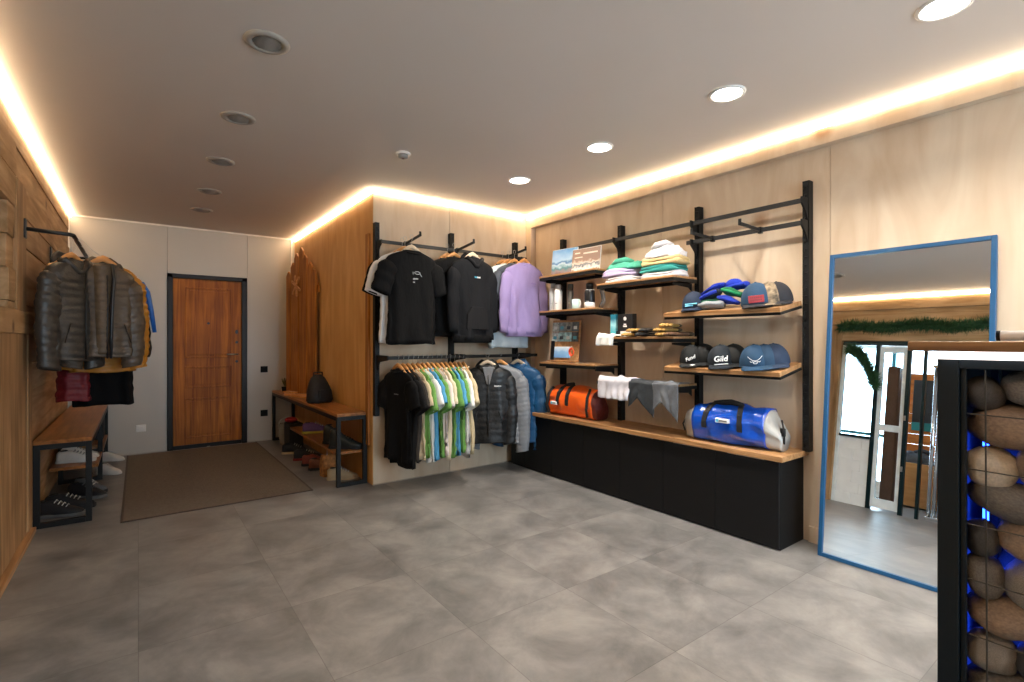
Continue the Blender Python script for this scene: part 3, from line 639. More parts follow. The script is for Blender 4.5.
hang((-0.20, 4.62, 1.99), math.radians(14), 'padded_jacket', 'taupe brown quilted jacket with raised hood on the coat rail', 'jacket', br, dict(PUF, seed=61, W=0.18, L=0.65, sl=0.64, sang=12, D=0.085, puff=0.007, pitch=0.045), extras=jacket_x(br, puffer('taupe_lining', '#5a4a38', 0.6), openw=2, trim=mat('navy_trim', '#12161d', 0.4), D=0.090), hook=0.125, off=-0.14)
yl = puffer('mustard_nylon', '#a8701c', 0.5)
hang((-0.21, 4.84, 1.99), math.radians(3), 'padded_jacket', 'mustard jacket whose hem shows under the taupe jacket', 'jacket', yl, dict(PUF, seed=62, L=0.80, sl=0.70, W=0.20), hook=0.09, off=-0.14)
rd = puffer('crimson_nylon', '#6d0c1c', 0.6)
hang((-0.39, 5.00, 1.99), 0, 'padded_jacket', 'crimson jacket hem glimpsed low on the coat rail', 'jacket', rd, dict(PUF, seed=63, L=1.02, sl=0.55, W=0.10, sang=5), hook=0.09)
bk = cotton('black_wool', '#0d0d0f')
hang((-0.22, 5.18, 1.99), 0, 'long_coat', 'long black coat hanging lowest on the coat rail', 'coat', bk, dict(SWEAT, seed=64, L=1.08, W=0.21, sl=0.6, D=0.08), hook=0.09, off=-0.12)
bb = puffer('navy_black_nylon', '#10151c', 0.5)
def blue_x(t):
    for i, (mm, dx) in enumerate(((mat('royal_stripe', '#1f62b4', 0.5), 0.0), (PRT, -0.02))):
        b = MB(); b.tube([(0.225 + dx, -0.03, -0.06), (0.262 + dx, -0.055, -0.14), (0.29 + dx, -0.06, -0.3), (0.315 + dx, -0.06, -0.48)], [0.02, 0.024, 0.02, 0.016] if i == 0 else 0.006, 8); b.build('sleeve_stripe', mm, t, True)
    hood_mesh().build('hood', mat('royal_stripe', '#1f62b4', 0.5), t, True)
hang((-0.20, 5.36, 1.97), 0, 'padded_jacket', 'navy jacket with blue and white sleeve stripe at the far end', 'jacket', bb, dict(PUF, seed=65, W=0.22, L=0.70, sl=0.62, puff=0.005), hook=0.09, extras=blue_x, off=-0.16)

def bench(name, label, x0, x1, y0, y1, z, wm, mids, shelf_z=None, shy=None):
    t = thing(name, label, 'bench', ((x0 + x1) / 2, (y0 + y1) / 2, 0)); hx = (x1 - x0) / 2; hy = (y1 - y0) / 2; q = 0.035
    b = MB(); b.box(-hx, hx, -hy, hy, z - 0.026, z); b.build('seat', wm, t, bevel=0.002)
    for y in [-hy] + [m_ - (y0 + y1) / 2 for m_ in mids] + [hy - q]:
        for x in (-hx, hx - q):
            b = MB(); b.box(x, x + q, y, y + q, 0, z - 0.027); b.build('leg', BLK, t, bevel=0.002)
        b = MB(); b.box(-hx + q, hx - q, y, y + q, 0.0, q); b.build('crossbar', BLK, t); b = MB(); b.box(-hx + q, hx - q, y, y + q, z - 0.027 - q, z - 0.027); b.build('crossbar', BLK, t)
    b = MB()
    for x in (-hx, hx - q): b.box(x, x + q, -hy + q, hy - q, z - 0.027 - q, z - 0.027)
    b.build('rail', BLK, t)
    if shelf_z:
        b = MB(); b.box(-hx + 0.002, hx - 0.002, shy[0] - (y0 + y1) / 2, shy[1] - (y0 + y1) / 2, shelf_z - 0.024, shelf_z); b.build('shelf', wm, t, bevel=0.002)
    return t
bench('shoe_bench', 'dark wooden shoe bench with black steel frame under the coats', -0.575, -0.265, 4.69, 7.12, 0.60, BENCHD, [6.03], 0.26, (5.45, 7.08))
bench('shoe_bench', 'wooden shoe bench with black steel frame along the honey plywood wall', 1.395, 1.665, 4.45, 7.10, 0.645, BENCHD, [], 0.30, (4.50, 6.15))
def shoe(loc, rz, label, up, sole, lace, s=1.0, high=0.0, name='sneaker', cat='shoe'):
    """toe towards -Y"""
    t = thing(name, label, cat, loc, rz); b = MB(); prof = [(-0.145, .012, .030, 0.03), (-0.135, .03, .045, .035), (-0.10, .045, .058, .04), (-0.05, .048, .078, .04), (0.0, .043, .10 , .035), (0.04, .037, .115 + high * .4, .032), (0.09, .036, .115 + high, .03), (0.125, .033, .11 + high, .028), (0.14, .02, .095 + high, .022)]
    R = []
    for y, w_, h, e in prof:
        R.append([(s * w_ * math.copysign(abs(math.cos(a)) ** .8, math.cos(a)), s * y, s * (0.024 + (h - 0.024) * max(0, math.sin(a)) ** .8 if math.sin(a) > 0 else 0.020)) for a in [2 * PI * k / 16 for k in range(16)]])
    b.rings(R); b.build('upper', up, t, True)
    b = MB(); P = [(-0.152, .02), (-0.135, .038), (-0.10, .05), (-0.05, .052), (0.0, .044), (0.06, .040), (0.12, .040), (0.146, .026)]
    poly = [(s * w_, s * y) for y, w_ in P] + [(-s * w_, s * y) for y, w_ in P[::-1]]; b.prism(poly, 'z', 0.0, 0.026 * s); b.build('sole', sole, t, bevel=0.005)
    b = MB()
    for i in range(4):
        y = -0.055 + i * 0.022; z = 0.082 + i * 0.011; b.tube([(-0.026 * s, s * y, s * (z - .012)), (0, s * (y - .004), s * (z + .003)), (0.026 * s, s * y, s * (z - .012))], 0.0032 * s, 6)
    b.build('laces', lace, t, True)
    b = MB(); b.lathe([(0.001, 0), (0.024, 0), (0.028, 0.004), (0.001, 0.004)], 16, (0, 0.09 * s, s * (.112 + high))); b.build('collar', mat('shoe_lining', '#1a1a1a', 0.9), t, True)
    return t
sd, sw, sg = mat('black_mesh_fabric', '#16161a', 0.7, bump=0.2), mat('white_leather', '#c9c6c0', 0.5), mat('grey_mesh_fabric', '#5d5f60', 0.7)
shoe((-0.47, 4.95, 0.0), 1.25, 'black sneaker in front under the left bench', sd, sg, sw, 1.05)
shoe((-0.42, 5.12, 0.0), 1.35, 'black sneaker behind the front one under the left bench', sd, sd, sw, 1.05)
shoe((-0.34, 5.42, 0.0), 0.9, 'black and grey striped trail shoe poking out from the left bench', sd, sg, sg, 1.05)
shoe((-0.33, 5.60, 0.0), 0.8, 'grey striped trail shoe behind the poking out one', sg, sd, sw, 1.0)
shoe((-0.42, 5.62, 0.262), 1.4, 'white sneaker on the low shelf of the left bench', sw, sw, sg, 0.9)
shoe((-0.41, 5.80, 0.262), 1.4, 'second white sneaker further back on the left bench shelf', sw, sw, sg, 0.9)
shoe((-0.42, 6.12, 0.262), 1.3, 'tan shoe on the left bench shelf', mat('tan_leather', '#8a6138', 0.5), sd, sd, 0.95)
shoe((-0.235, 6.25, 0.0), 0.9, 'white slipper by the far leg of the left bench', sw, sw, sw, 0.85)
shoe((-0.235, 6.92, 0.0), 1.1, 'pale slipper against the grey wall beside the left bench', sw, sw, sw, 0.85)
b = MB(); b.box(-0.56, -0.29, 6.75, 7.08, 0.262, 0.56); tag(b.build('storage_crate', mat('black_crate', '#101010', 0.7), bevel=0.008), 'black box at the far end of the left bench shelf', 'box')

# things on and in the right shoe bench
bag = thing('backpack', 'small dark charcoal bag standing on the right shoe bench', 'bag', (1.52, 5.42, 0.645), 0.3)
b = MB(); R = []
for z, a, d, dy in ((0.0, .12, .085, 0), (0.03, .135, .10, 0), (0.12, .125, .09, 0.005), (0.2, .10, .07, .02), (0.26, .07, .045, .035), (0.29, .03, .02, .04)):
    R.append([(sup(a, d, 2 * PI * k / 24)[0], sup(a, d, 2 * PI * k / 24)[1] + dy + .006 * math.sin(3 * k + z * 20), z) for k in range(24)])
b.rings(R); b.build('body', mat('charcoal_canvas', '#1b1917', 0.7, bump=0.3), bag, True)
b = MB(); b.tube([(-0.05, 0.03, 0.26), (-0.05, 0.03, 0.31), (0.05, 0.03, 0.31), (0.05, 0.03, 0.26)], 0.007, 8); b.build('handle', mat('charcoal_canvas', '#1b1917', 0.7), bag, True)
b = MB(); b.box(-0.07, 0.07, -0.105, -0.08, 0.03, 0.14); b.build('pocket', mat('charcoal_canvas', '#1b1917', 0.7), bag, bevel=0.01)
# rustic panel of pointed boards in the corner
RUST = wood('rustic_orange_boards', '#8a4f1c', '#c0803a', 'z', 0.5, ring=12)
t = thing('plank_hook_panel', 'tall rustic panel of pointed wooden boards with a star hook', 'wall panel', (1.555, 6.35, 0.648), math.radians(-80))
hts = [1.50, 1.60, 1.70, 1.76, 1.66, 1.56, 1.46]
b = MB()
for i, h in enumerate(hts):
    x = -0.40 + i * 0.115; y0_ = 0.0 + 0.006 * (i % 2); b.prism([(x, 0), (x + 0.108, 0), (x + 0.108, h - 0.05), (x + 0.06, h), (x, h - 0.06)], 'y', y0_, y0_ + 0.022)
b.build('boards', RUST, t, bevel=0.003)
b = MB()
for a in (0.5, 1.35, 2.3): b.box(-0.13, 0.13, -0.024, -0.006, -0.014, 0.014, at(-0.08, 0, 1.30) @ RY(a))
b.build('star_hook', HANGW, t, bevel=0.003)
b = MB(); b.box(-0.40, 0.40, 0.03, 0.05, 0.2, 0.28); b.box(-0.40, 0.40, 0.03, 0.05, 1.2, 1.28); b.build('crossbar', RUST, t)
b = MB(); b.prism([(1.655, 0.35), (1.655, 2.25), (1.675, 2.25), (1.675, 0.35)], 'y', 4.40, 4.47)
tag(b.build('leaning_board', RUST, bevel=0.002), 'narrow brown board upright on the honey plywood near the corner', 'board')
for i, (x, y, a, lb) in enumerate([(1.50, 6.05, 0.3, 'pale flat wood offcut lying on the right bench, front one'), (1.46, 6.45, -0.2, 'pale flat wood offcut lying on the right bench, far one')]):
    b = MB(); b.box(-0.06, 0.06, -0.18, 0.18, 0, 0.02); b.box(-0.03, 0.05, -0.10, 0.10, 0.0201, 0.034, RZ(.5)); o = b.build('wood_offcut', HANGW, bevel=0.003); o.location = (x, y, 0.647); o.rotation_euler = (0, 0, a); tag(o, lb, 'wood piece')
t = thing('small_plant_pot', 'small dry plant in a dark pot at the far end of the right bench', 'plant', (1.50, 6.86, 0.646))
b = MB(); b.lathe([(0.001, 0), (0.035, 0), (0.045, 0.06), (0.038, 0.06), (0.001, 0.05)], 18); b.build('pot', BLKM, t, True)
b = MB(); rr = random.Random(3)
for i in range(16):
    a = rr.uniform(0, 6.28); q = rr.uniform(.02, .06); b.tube([(0, 0, 0.05), (q * .5 * math.cos(a), q * .5 * math.sin(a), 0.11), (q * math.cos(a), q * math.sin(a), 0.17)], [0.003, 0.006, 0.001], 5)
b.build('leaves', mat('dry_green', '#5b5a34', 0.7), t)
boots = mat('dark_green_leather', '#1a201f', 0.45)
shoe((1.53, 4.62, 0.302), 0.9, 'dark boot at the near end of the right bench shelf', boots, sd, sd, 1.05, 0.06, 'boot', 'boot')
shoe((1.54, 4.86, 0.302), 0.8, 'dark boot second from the near end of the right bench shelf', boots, sd, sd, 1.05, 0.06, 'boot', 'boot')
shoe((1.54, 5.60, 0.302), 1.4, 'purple and yellow shoe on the right bench shelf', mat('purple_mesh', '#5b3a6a', 0.6), mat('yellow_sole', '#a89a30', 0.5), sw, 1.0)
shoe((1.53, 4.72, 0.0), 1.2, 'beige slipper on the floor under the near end of the right bench', mat('beige_felt', '#9d8a6c', 0.9), mat('beige_felt', '#9d8a6c', 0.9), sw, 0.95)
shoe((1.50, 5.20, 0.0), 1.3, 'brown leather shoe on the floor under the right bench', mat('brown_leather', '#6b3417', 0.4), sd, sd, 1.0)
shoe((1.49, 5.42, 0.0), 1.3, 'red-brown leather shoe further under the right bench', mat('redbrown_leather', '#7a2f20', 0.4), sd, sd, 1.0)
shoe((1.48, 5.72, 0.0), 1.3, 'black and red shoe under the middle of the right bench', sd, mat('red_sole', '#8e1d1d', 0.5), sw, 1.0)
shoe((1.45, 6.12, 0.0), 1.2, 'cream toed dark shoe under the far half of the right bench', sd, mat('cream_sole', '#c9b48a', 0.5), sw, 1.0)
t = thing('paper_bag', 'brown patterned paper bag on the floor under the right bench', 'bag', (1.47, 4.93, 0.0), 0.2)
b = MB(); b.rings([[(x, y, z) for x, y in ((-a, -d), (a, -d), (a, d), (-a, d))] for z, a, d in ((0, .07, .045), (0.10, .075, .04), (0.20, .07, .025), (0.201, .066, .022), (0.12, .066, .03))]); b.build('body', mat('kraft_paper', '#a8713c', 0.8, var=0.5, scale=30), t)
b = MB(); b.tube([(-0.03, -.02, .19), (-0.03, -.02, .24), (0.03, -.02, .24), (0.03, -.02, .19)], 0.003, 6); b.build('handle', PAPER, t)
t = thing('wicker_basket', 'pale woven basket with handle at the far end of the right bench', 'basket', (1.50, 6.72, 0.0))
b = MB(); b.lathe([(0.001, 0), (0.085, 0), (0.10, 0.10), (0.105, 0.26), (0.095, 0.26), (0.09, 0.1), (0.001, 0.02)], 28)
for i in range(9): b.tube([((0.09 + .0015 * i) * math.cos(a), (0.09 + .0015 * i) * math.sin(a), 0.02 + i * 0.028) for a in [2 * PI * k / 24 for k in range(24)]], 0.006, 6, loop=True)
b.build('body', mat('pale_wicker', '#8f8a80', 0.8), t, True)
b = MB(); b.tube([(0.1 * math.cos(a), 0, 0.26 + 0.08 * math.sin(a)) for a in [PI * k / 12 for k in range(13)]], 0.006, 6); b.build('handle', sw, t, True)
b = MB(); b.sphere((1.47, 6.42, 0.345), 0.07, (1, 1.3, .45)); tag(b.build('knit_hat', mat('red_knit', '#9c1b22', 0.9, bump=0.4), smooth=True), 'red knitted hat on top of the far basket area', 'hat')
o = bpy.data.objects[-1] if False else None
b = MB(); b.box(1.42, 1.58, 6.30, 6.55, 0.0, 0.312); tag(b.build('storage_crate', mat('dark_crate', '#1f1d1b', 0.7), bevel=0.01), 'dark box under the red knitted hat', 'box')

# ------------------------------------------------------------------ right wall goods
def face_text(name, body, size, Y, Z, X, m_, parent, base, rz=-PI / 2, shear=0.0, rx=0.0):
    pass
# pictures on the top shelf of the corner bay
def panel(loc, rz, w_, h_, label, fn, name='picture_panel', cat='picture', lean=0.12):
    t = thing(name, label, cat, loc, rz, rx=0); M = RX(-lean)
    b = MB(); b.box(-w_ / 2, w_ / 2, 0, 0.012, 0, h_, M); b.build('backing', PAPER, t, bevel=0.001)
    fn(t, M); return t
def pic_mat(name, stops, scale=9, axis='z', seed=0.0, h=0.3, rough=0.4):
    """printed picture: colour bands by height broken up with noise"""
    m = bpy.data.materials.new(name); m.use_nodes = True; nt = m.node_tree; L = nt.links.new; bs = nt.nodes['Principled BSDF']
    tc = nt.nodes.new('ShaderNodeTexCoord'); sp = nt.nodes.new('ShaderNodeSeparateXYZ'); L(tc.outputs['Object'], sp.inputs[0])
    n = nt.nodes.new('ShaderNodeTexNoise'); n.inputs['Scale'].default_value = scale; n.inputs['Detail'].default_value = 3; n.noise_dimensions = '4D'; n.inputs['W'].default_value = seed; L(tc.outputs['Object'], n.inputs['Vector'])
    a = nt.nodes.new('ShaderNodeMath'); a.operation = 'DIVIDE'; L(sp.outputs[2], a.inputs[0]); a.inputs[1].default_value = h
    c = nt.nodes.new('ShaderNodeMath'); c.operation = 'MULTIPLY_ADD'; L(n.outputs['Fac'], c.inputs[0]); c.inputs[1].default_value = 0.5; c.inputs[2].default_value = -0.25
    d = nt.nodes.new('ShaderNodeMath'); d.operation = 'ADD'; L(a.outputs[0], d.inputs[0]); L(c.outputs[0], d.inputs[1])
    r = nt.nodes.new('ShaderNodeValToRGB'); L(d.outputs[0], r.inputs[0]); e = r.color_ramp.elements; r.color_ramp.interpolation = 'LINEAR'
    e[0].position = stops[0][0]; e[0].color = (*lin(stops[0][1]), 1); e[1].position = stops[-1][0]; e[1].color = (*lin(stops[-1][1]), 1)
    for p, cc in stops[1:-1]: q = e.new(p); q.color = (*lin(cc), 1)
    L(r.outputs[0], bs.inputs['Base Color']); bs.inputs['Roughness'].default_value = rough
    return m
def pic1(t, M):
    b = MB(); b.box(-0.15, 0.15, -0.002, 0, 0.004, 0.256, M)
    b.build('print', pic_mat('sea_picture', [(0.0, '#6f4d45'), (0.18, '#8a7a80'), (0.3, '#3d7f86'), (0.42, '#bcd0dd'), (0.5, '#3d6fa3'), (0.62, '#a9c9df'), (1.0, '#6ba4d6')], 14, h=0.24), t)
def pic2(t, M):
    b = MB(); b.box(-0.16, 0.16, -0.002, 0, 0.004, 0.216, M)
    b.build('print', pic_mat('sand_picture', [(0.0, '#8a6a50'), (0.15, '#e6e0d6'), (0.3, '#55606b'), (0.38, '#cdbfae'), (0.5, '#8c7060'), (1.0, '#8f7564')], 26, seed=3.0, h=0.22), t)
    b = MB(); b.box(-0.03, 0.13, -0.004, -0.002, 0.165, 0.178, M); b.box(-0.13, -0.07, -0.004, -0.002, 0.175, 0.185, M); b.box(-0.13, -0.04, -0.004, -0.002, 0.135, 0.143, M); b.build('caption_bars', mat('pale_caption', '#d9cbb8', 0.5), t)
panel((3.24, 3.56, 1.906), -PI / 2 + 0.15, 0.30, 0.26, 'blue seascape picture standing on the top corner shelf', pic1)
panel((3.22, 3.25, 1.906), -PI / 2 + 0.1, 0.32, 0.22, 'brown picture with white figures beside the blue seascape', pic2)

def bottle(loc, r, h, col, capc, label, name='steel_bottle', cat='bottle', neck=0.7, cap=0.045, m_=None, rough=0.35, metal=0.0):
    t = thing(name, label, cat, loc); mm = mat('bottle_' + col.strip('#'), col, rough, metal, var=0.02)
    b = MB(); b.lathe([(0.001, 0), (r * .94, 0), (r, 0.006), (r, h - cap - 0.03), (r * .95, h - cap - 0.015), (r * neck, h - cap), (0.001, h - cap)], 28); b.build('body', mm, t, True)
    b = MB(); b.lathe([(0.001, h - cap), (r * neck * .98, h - cap), (r * neck * .98, h - 0.004), (r * neck * .85, h), (0.001, h)], 24); b.build('cap', mat('cap_' + capc.strip('#'), capc, 0.35, 0.3), t, True)
    b = MB(); b.box(-r * .3, r * .3, -r - 0.0015, -r + 0.004, h * .25, h * .29, RZ(-PI / 2 + .3)); b.build('logo_mark', mat('pale_mark', '#a9adb0', 0.5), t)
    return t
bottle((3.22, 3.68, 1.573), 0.036, 0.265, '#b9bec0', '#8a8f92', 'pale grey steel bottle, leftmost on the bottle shelf')
bottle((3.20, 3.585, 1.573), 0.038, 0.245, '#e4e6e6', '#b5b8ba', 'white steel bottle beside the leftmost grey one')
bottle((3.25, 3.47, 1.573), 0.028, 0.245, '#8f9191', '#4a4a48', 'slim brushed steel flask behind the white mug', metal=0.8, neck=0.95, cap=0.06)
t = bottle((3.20, 3.17, 1.573), 0.046, 0.22, '#17181a', '#0e0e0f', 'black steel bottle with white base on the bottle shelf', neck=0.72, cap=0.055)
b = MB(); b.lathe([(0.001, 0.001), (0.0468, 0.001), (0.0468, 0.05), (0.001, 0.05)], 28); b.build('base_sleeve', WHITE, t, True)
b = MB(); b.tube([(0.045 * math.cos(a), 0.045 * math.sin(a), 0.16) for a in [2 * PI * k / 24 for k in range(24)]], 0.003, 6, loop=True); b.build('strap', WHITE, t, True)
t = thing('enamel_mug', 'small white mug on the bottle shelf', 'mug', (3.16, 3.30, 1.573))
b = MB(); b.lathe([(0.001, 0), (0.036, 0), (0.038, 0.004), (0.038, 0.085), (0.035, 0.085), (0.034, 0.01), (0.001, 0.008)], 28); b.build('cup', mat('mint_enamel', '#b4cbc8', 0.3), t, True)
b = MB(); b.tube([(0, -0.036 - 0.022 * math.sin(a), 0.045 + 0.026 * math.cos(a)) for a in [PI * k / 8 for k in range(9)]], 0.004, 6); b.build('handle', WHITE, t, True)
t = thing('wire_stand', 'small bent acrylic and steel stand at the end of the bottle shelf', 'stand', (3.26, 3.07, 1.573))
b = MB(); b.tube([(0, 0.03, 0.0), (0.0, -0.01, 0.06), (0, 0.0, 0.12), (0.0, 0.02, 0.17)], 0.008, 6, flat=3); b.build('body', mat('clear_grey', '#8d9092', 0.2, 0.5), t, True)

# postcard stand
t = thing('postcard_stand', 'wooden stand full of small picture cards on the corner shelf', 'card stand', (3.24, 3.55, 1.086), -PI / 2 + 0.12); M = RX(-0.10)
b = MB(); b.box(-0.17, 0.17, 0.0, 0.014, 0.0, 0.40, M); b.box(-0.17, 0.17, -0.05, 0.0, 0, 0.012, M); b.build('board', BENCHW, t, bevel=0.003)
rr = random.Random(9)
cc = ['#a8b4ad', '#7d8d90', '#8a8f86', '#5f6a6c', '#c8d4d2', '#9dc2c4', '#a4cfd6', '#4e5358']
for j in range(2):
    for i in range(4):
        x0_, z0_ = -0.165 + i * 0.082, 0.29 - j * 0.095
        b = MB(); b.box(x0_, x0_ + 0.077, -0.008, -0.001, z0_, z0_ + 0.088, M); o = b.build('card', mat('card_backing_' + str(i + 4 * j), cc[i + 4 * j], 0.4, var=0.5, scale=35), t)
        b = MB(); b.box(x0_ + 0.02, x0_ + 0.06, -0.010, -0.0075, z0_ + 0.02, z0_ + 0.05, M); b.build('motif', mat('motif_' + str((i + j) % 3), ['#dfe6e4', '#59a9bf', '#39444a'][(i + j) % 3], 0.4), o)
b = MB(); b.box(-0.12, 0.075, -0.012, -0.001, 0.04, 0.145, M); o = b.build('large_card', pic_mat('blue_card', [(0.0, '#5b8fcb'), (0.5, '#88b6e0'), (0.7, '#dce9f2'), (1, '#3f86c8')], 10, h=0.2), t); o['label'] = 'blue landscape card'
b = MB(); b.box(-0.165, -0.128, -0.014, -0.001, 0.02, 0.20, M)
b.build('lanyard', BLKM, t)
t = thing('carabiner_cord', 'orange coiled cord hanging on the postcard stand', 'cord', (3.19, 3.39, 1.185))
b = MB()
for q in range(3): b.tube([(0.004 * q - .005, (0.030 - .003 * q) * math.cos(a), (0.034 - .003 * q) * math.sin(a)) for a in [2 * PI * k / 20 for k in range(20)]], 0.005, 6, loop=True)
b.build('coil', mat('orange_cord', '#d8461a', 0.5), t, True)
b = MB(); b.tube([(0, 0.0, 0.034), (0, 0.006, 0.055), (0, -0.006, 0.055), (0, 0, 0.034)], 0.003, 6); b.build('clip', STEEL, t, True)
for i, (x, y) in enumerate([(3.18, 3.30), (3.17, 3.24), (3.19, 3.18)]):
    t = thing('keyring', ['steel keyring nearest the postcard stand', 'steel keyring in the middle of the three beside the card stand', 'steel keyring farthest from the postcard stand'][i], 'keyring', (x, y, 1.088), i * 0.8, 'keyrings beside the postcard stand')
    b = MB(); b.tube([(0.014 * math.cos(a), 0.014 * math.sin(a), 0.002) for a in [2 * PI * k / 14 for k in range(14)]], 0.0018, 5, loop=True); b.build('ring', STEEL, t, True)
    b = MB(); b.box(0.014, 0.045, -0.008, 0.008, 0, 0.004); b.build('fob', mat('fob_grey', '#777d80', 0.3, 0.6), t, bevel=0.001)

# folded knitwear
def folded(loc, rz, a, d, h, m_, label, name='folded_sweater', cat='sweater', seed=0, rough_=1.0):
    """soft folded garment, origin bottom centre"""
    t = thing(name, label, cat, loc, rz); rnd = random.Random(seed); ph = [rnd.uniform(0, 6) for _ in range(5)]
    def layer(z0, hh, a, d, nm, m2):
        b = MB(); R = []
        for i in range(9):
            s = i / 8; q = math.sin(PI * (0.04 + .92 * s)) ** .35
            R.append([(sup((a + .006 * math.sin(4 * th + ph[0]) * rough_) * (.9 + .1 * q), (d + .006 * math.sin(5 * th + ph[1]) * rough_) * (.9 + .1 * q), th, 3.5)[0], sup((a + .006 * math.sin(4 * th + ph[0])) * (.9 + .1 * q), d * (.9 + .1 * q), th, 3.5)[1], z0 + hh * s + rough_ * s * .010 * math.sin(3 * th + ph[2])) for th in [2 * PI * k / 32 for k in range(32)]])
        b.rings(R); return b.build(nm, m2, t, True)
    layer(0, h * .52, a, d, 'body', m_); layer(h * .5, h * .5, a * .96, d * .95, 'folded_sleeves', m_)
    return t
def rumpled(loc, rz, a, d, h, m_, label, name='folded_sweater', cat='sweater', seed=0, bumps=0.02):
    t = thing(name, label, cat, loc, rz); b = MB(); R = []; n = 48
    for i in range(17):
        s = i / 16; q = math.cos(PI / 2 * s ** 1.15) ** .6 if s < 1 else 0.02
        ring = []
        for k in range(n):
            th = 2 * PI * k / n; x, y = sup(a * max(q, .02), d * max(q, .02), th, 2.8); v = Vector((x * 16 + seed, y * 16, s * 2.4)); nz = noise.noise(v); n2 = noise.noise(v * 2.3)
            z = h * s + bumps * (nz + .5 * n2) * (s > .05); ring.append((x + bumps * .6 * n2, y + bumps * .6 * nz, max(0.0005, z)))
        R.append(ring)
    b.rings(R); b.build('body', m_, t, True)
    b = MB(); b.tube([(-a * .5, -d * .5, h * .75), (-a * .2, -d * .65, h * .95), (a * .15, -d * .3, h * 1.08), (a * .4, d * .1, h * .9)], [bumps * .5, bumps * .9, bumps, bumps * .5], 8); b.build('hood' if seed % 2 else 'sleeve', m_, t, True)
    return t
mint, lavp, wht, crm, teal, wb = cotton('mint_green_fleece', '#4fa088'), cotton('pale_lilac_fleece', '#b7abcb'), cotton('bright_white_fleece', '#d2cfd2'), cotton('cream_yellow_fleece', '#cdb583'), cotton('teal_fleece', '#3a8d86'), cotton('blue_white_fleece', '#bccbdc')
R9 = -PI / 2
folded((3.24, 2.80, 1.766), R9, 0.165, 0.11, 0.045, wht, 'white folded sweater with blue mark, bottom of the left stack', seed=1)
folded((3.24, 2.82, 1.814), R9, 0.175, 0.115, 0.055, lavp, 'pale lilac folded sweater under the mint green one', seed=2)
rumpled((3.25, 2.80, 1.871), R9, 0.185, 0.11, 0.07, mint, 'mint green hoodie crumpled on top of the left stack', seed=3, bumps=0.030)
folded((3.25, 2.42, 1.766), R9, 0.175, 0.115, 0.042, wht, 'white folded sweater at the bottom of the right stack', seed=4)
folded((3.25, 2.43, 1.810), R9, 0.18, 0.115, 0.050, teal, 'teal folded sweater in the right stack', seed=5)
folded((3.25, 2.41, 1.862), R9, 0.18, 0.115, 0.055, crm, 'cream yellow folded sweater under the white hoodie', seed=6)
rumpled((3.26, 2.42, 1.920), R9, 0.165, 0.105, 0.105, wht, 'white hoodie heaped on top of the right stack', seed=7, bumps=0.026)

# eye-level shelf: boxes, towel, gloves
t = thing('product_box', 'black product box with white emblem on the eye-level shelf', 'box', (3.24, 2.78, 1.3185), R9 + .1)
b = MB(); b.box(-0.072, 0.072, -0.03, 0.03, 0, 0.19); b.build('carton', mat('black_carton', '#141518', 0.45), t, bevel=0.001)
b = MB(); b.box(-0.045, 0.06, -0.0325, -0.0302, 0.004, 0.048); b.build('white_label', PAPER, t)
b = MB(); b.prism([(0.015 * math.cos(a), 0.15 + 0.016 * math.sin(a)) for a in [2 * PI * k / 14 for k in range(14)]], 'y', -0.0325, -0.0302); b.box(-0.018, 0.018, -0.0325, -0.0302, 0.082, 0.094); b.box(-0.012, 0.012, -0.0325, -0.0302, 0.098, 0.108); b.build('emblem', PAPER, t)
t = thing('product_box', 'slim teal and white product box beside the black one', 'box', (3.235, 2.905, 1.3185), R9 + .1)
b = MB(); b.box(-0.028, 0.028, -0.03, 0.03, 0, 0.19); b.build('carton', pic_mat('teal_carton', [(0, '#dfeaea'), (.3, '#2fa0b0'), (.6, '#9fd4dc'), (1, '#1d6f86')], 20, h=.16), t, bevel=0.001)
b = MB(); b.box(0.028, 0.05, -0.03, 0.03, 0, 0.05); b.build('lid_flap', BLKM, t)
def drape(loc, y0, y1, back, drop, m_, label, name, cat, seed, zt, amp=0.012, tri=0.0, xf=3.115):
    """cloth lying on a shelf and falling over its front edge, runs along Y"""
    t = thing(name, label, cat, (xf, (y0 + y1) / 2, zt)); b = MB(); nu, nv = 26, 30; hw = (y1 - y0) / 2
    P = []; tot = back + drop; th = 0.006
    for side in (0, 1):
        G = []
        for i in range(nv + 1):
            s = i / nv * tot; row = []
            for k in range(nu + 1):
                q = k / nu; y = -hw + 2 * hw * q; dr = drop * (1 - tri * (1 - abs(2 * q - 1 - .3)))
                nz = noise.noise(Vector((y * 14 + seed, s * 9, seed))); fo = amp * (math.sin(y * 46 + seed) * .5 + nz)
                if s < back: x = back - s; z = 0.006 + max(0, fo) * 1.6 * (s / back) + abs(nz) * amp
                else: ss = (s - back) / drop; x = -0.010 - abs(fo) * (.4 + ss) - .004; z = 0.004 - ss * dr + 0.01 * nz * ss
                # round the corner
                if side: z += th if s < back else 0; x -= 0 if s < back else th
                row.append(b.bm.verts.new((x, y, z)))
            G.append(row)
        P.append(G)
    A, B = P
    for i in range(nv):
        for k in range(nu):
            b.face([A[i][k], A[i + 1][k], A[i + 1][k + 1], A[i][k + 1]]); b.face([B[i][k], B[i][k + 1], B[i + 1][k + 1], B[i + 1][k]])
    for k in range(nu): b.face([A[0][k], A[0][k + 1], B[0][k + 1], B[0][k]]); b.face([A[nv][k], B[nv][k], B[nv][k + 1], A[nv][k + 1]])
    for i in range(nv): b.face([A[i][0], B[i][0], B[i + 1][0], A[i + 1][0]]); b.face([A[i][nu], A[i + 1][nu], B[i + 1][nu], B[i][nu]])
    b.build('cloth', m_, t, True)
    return t
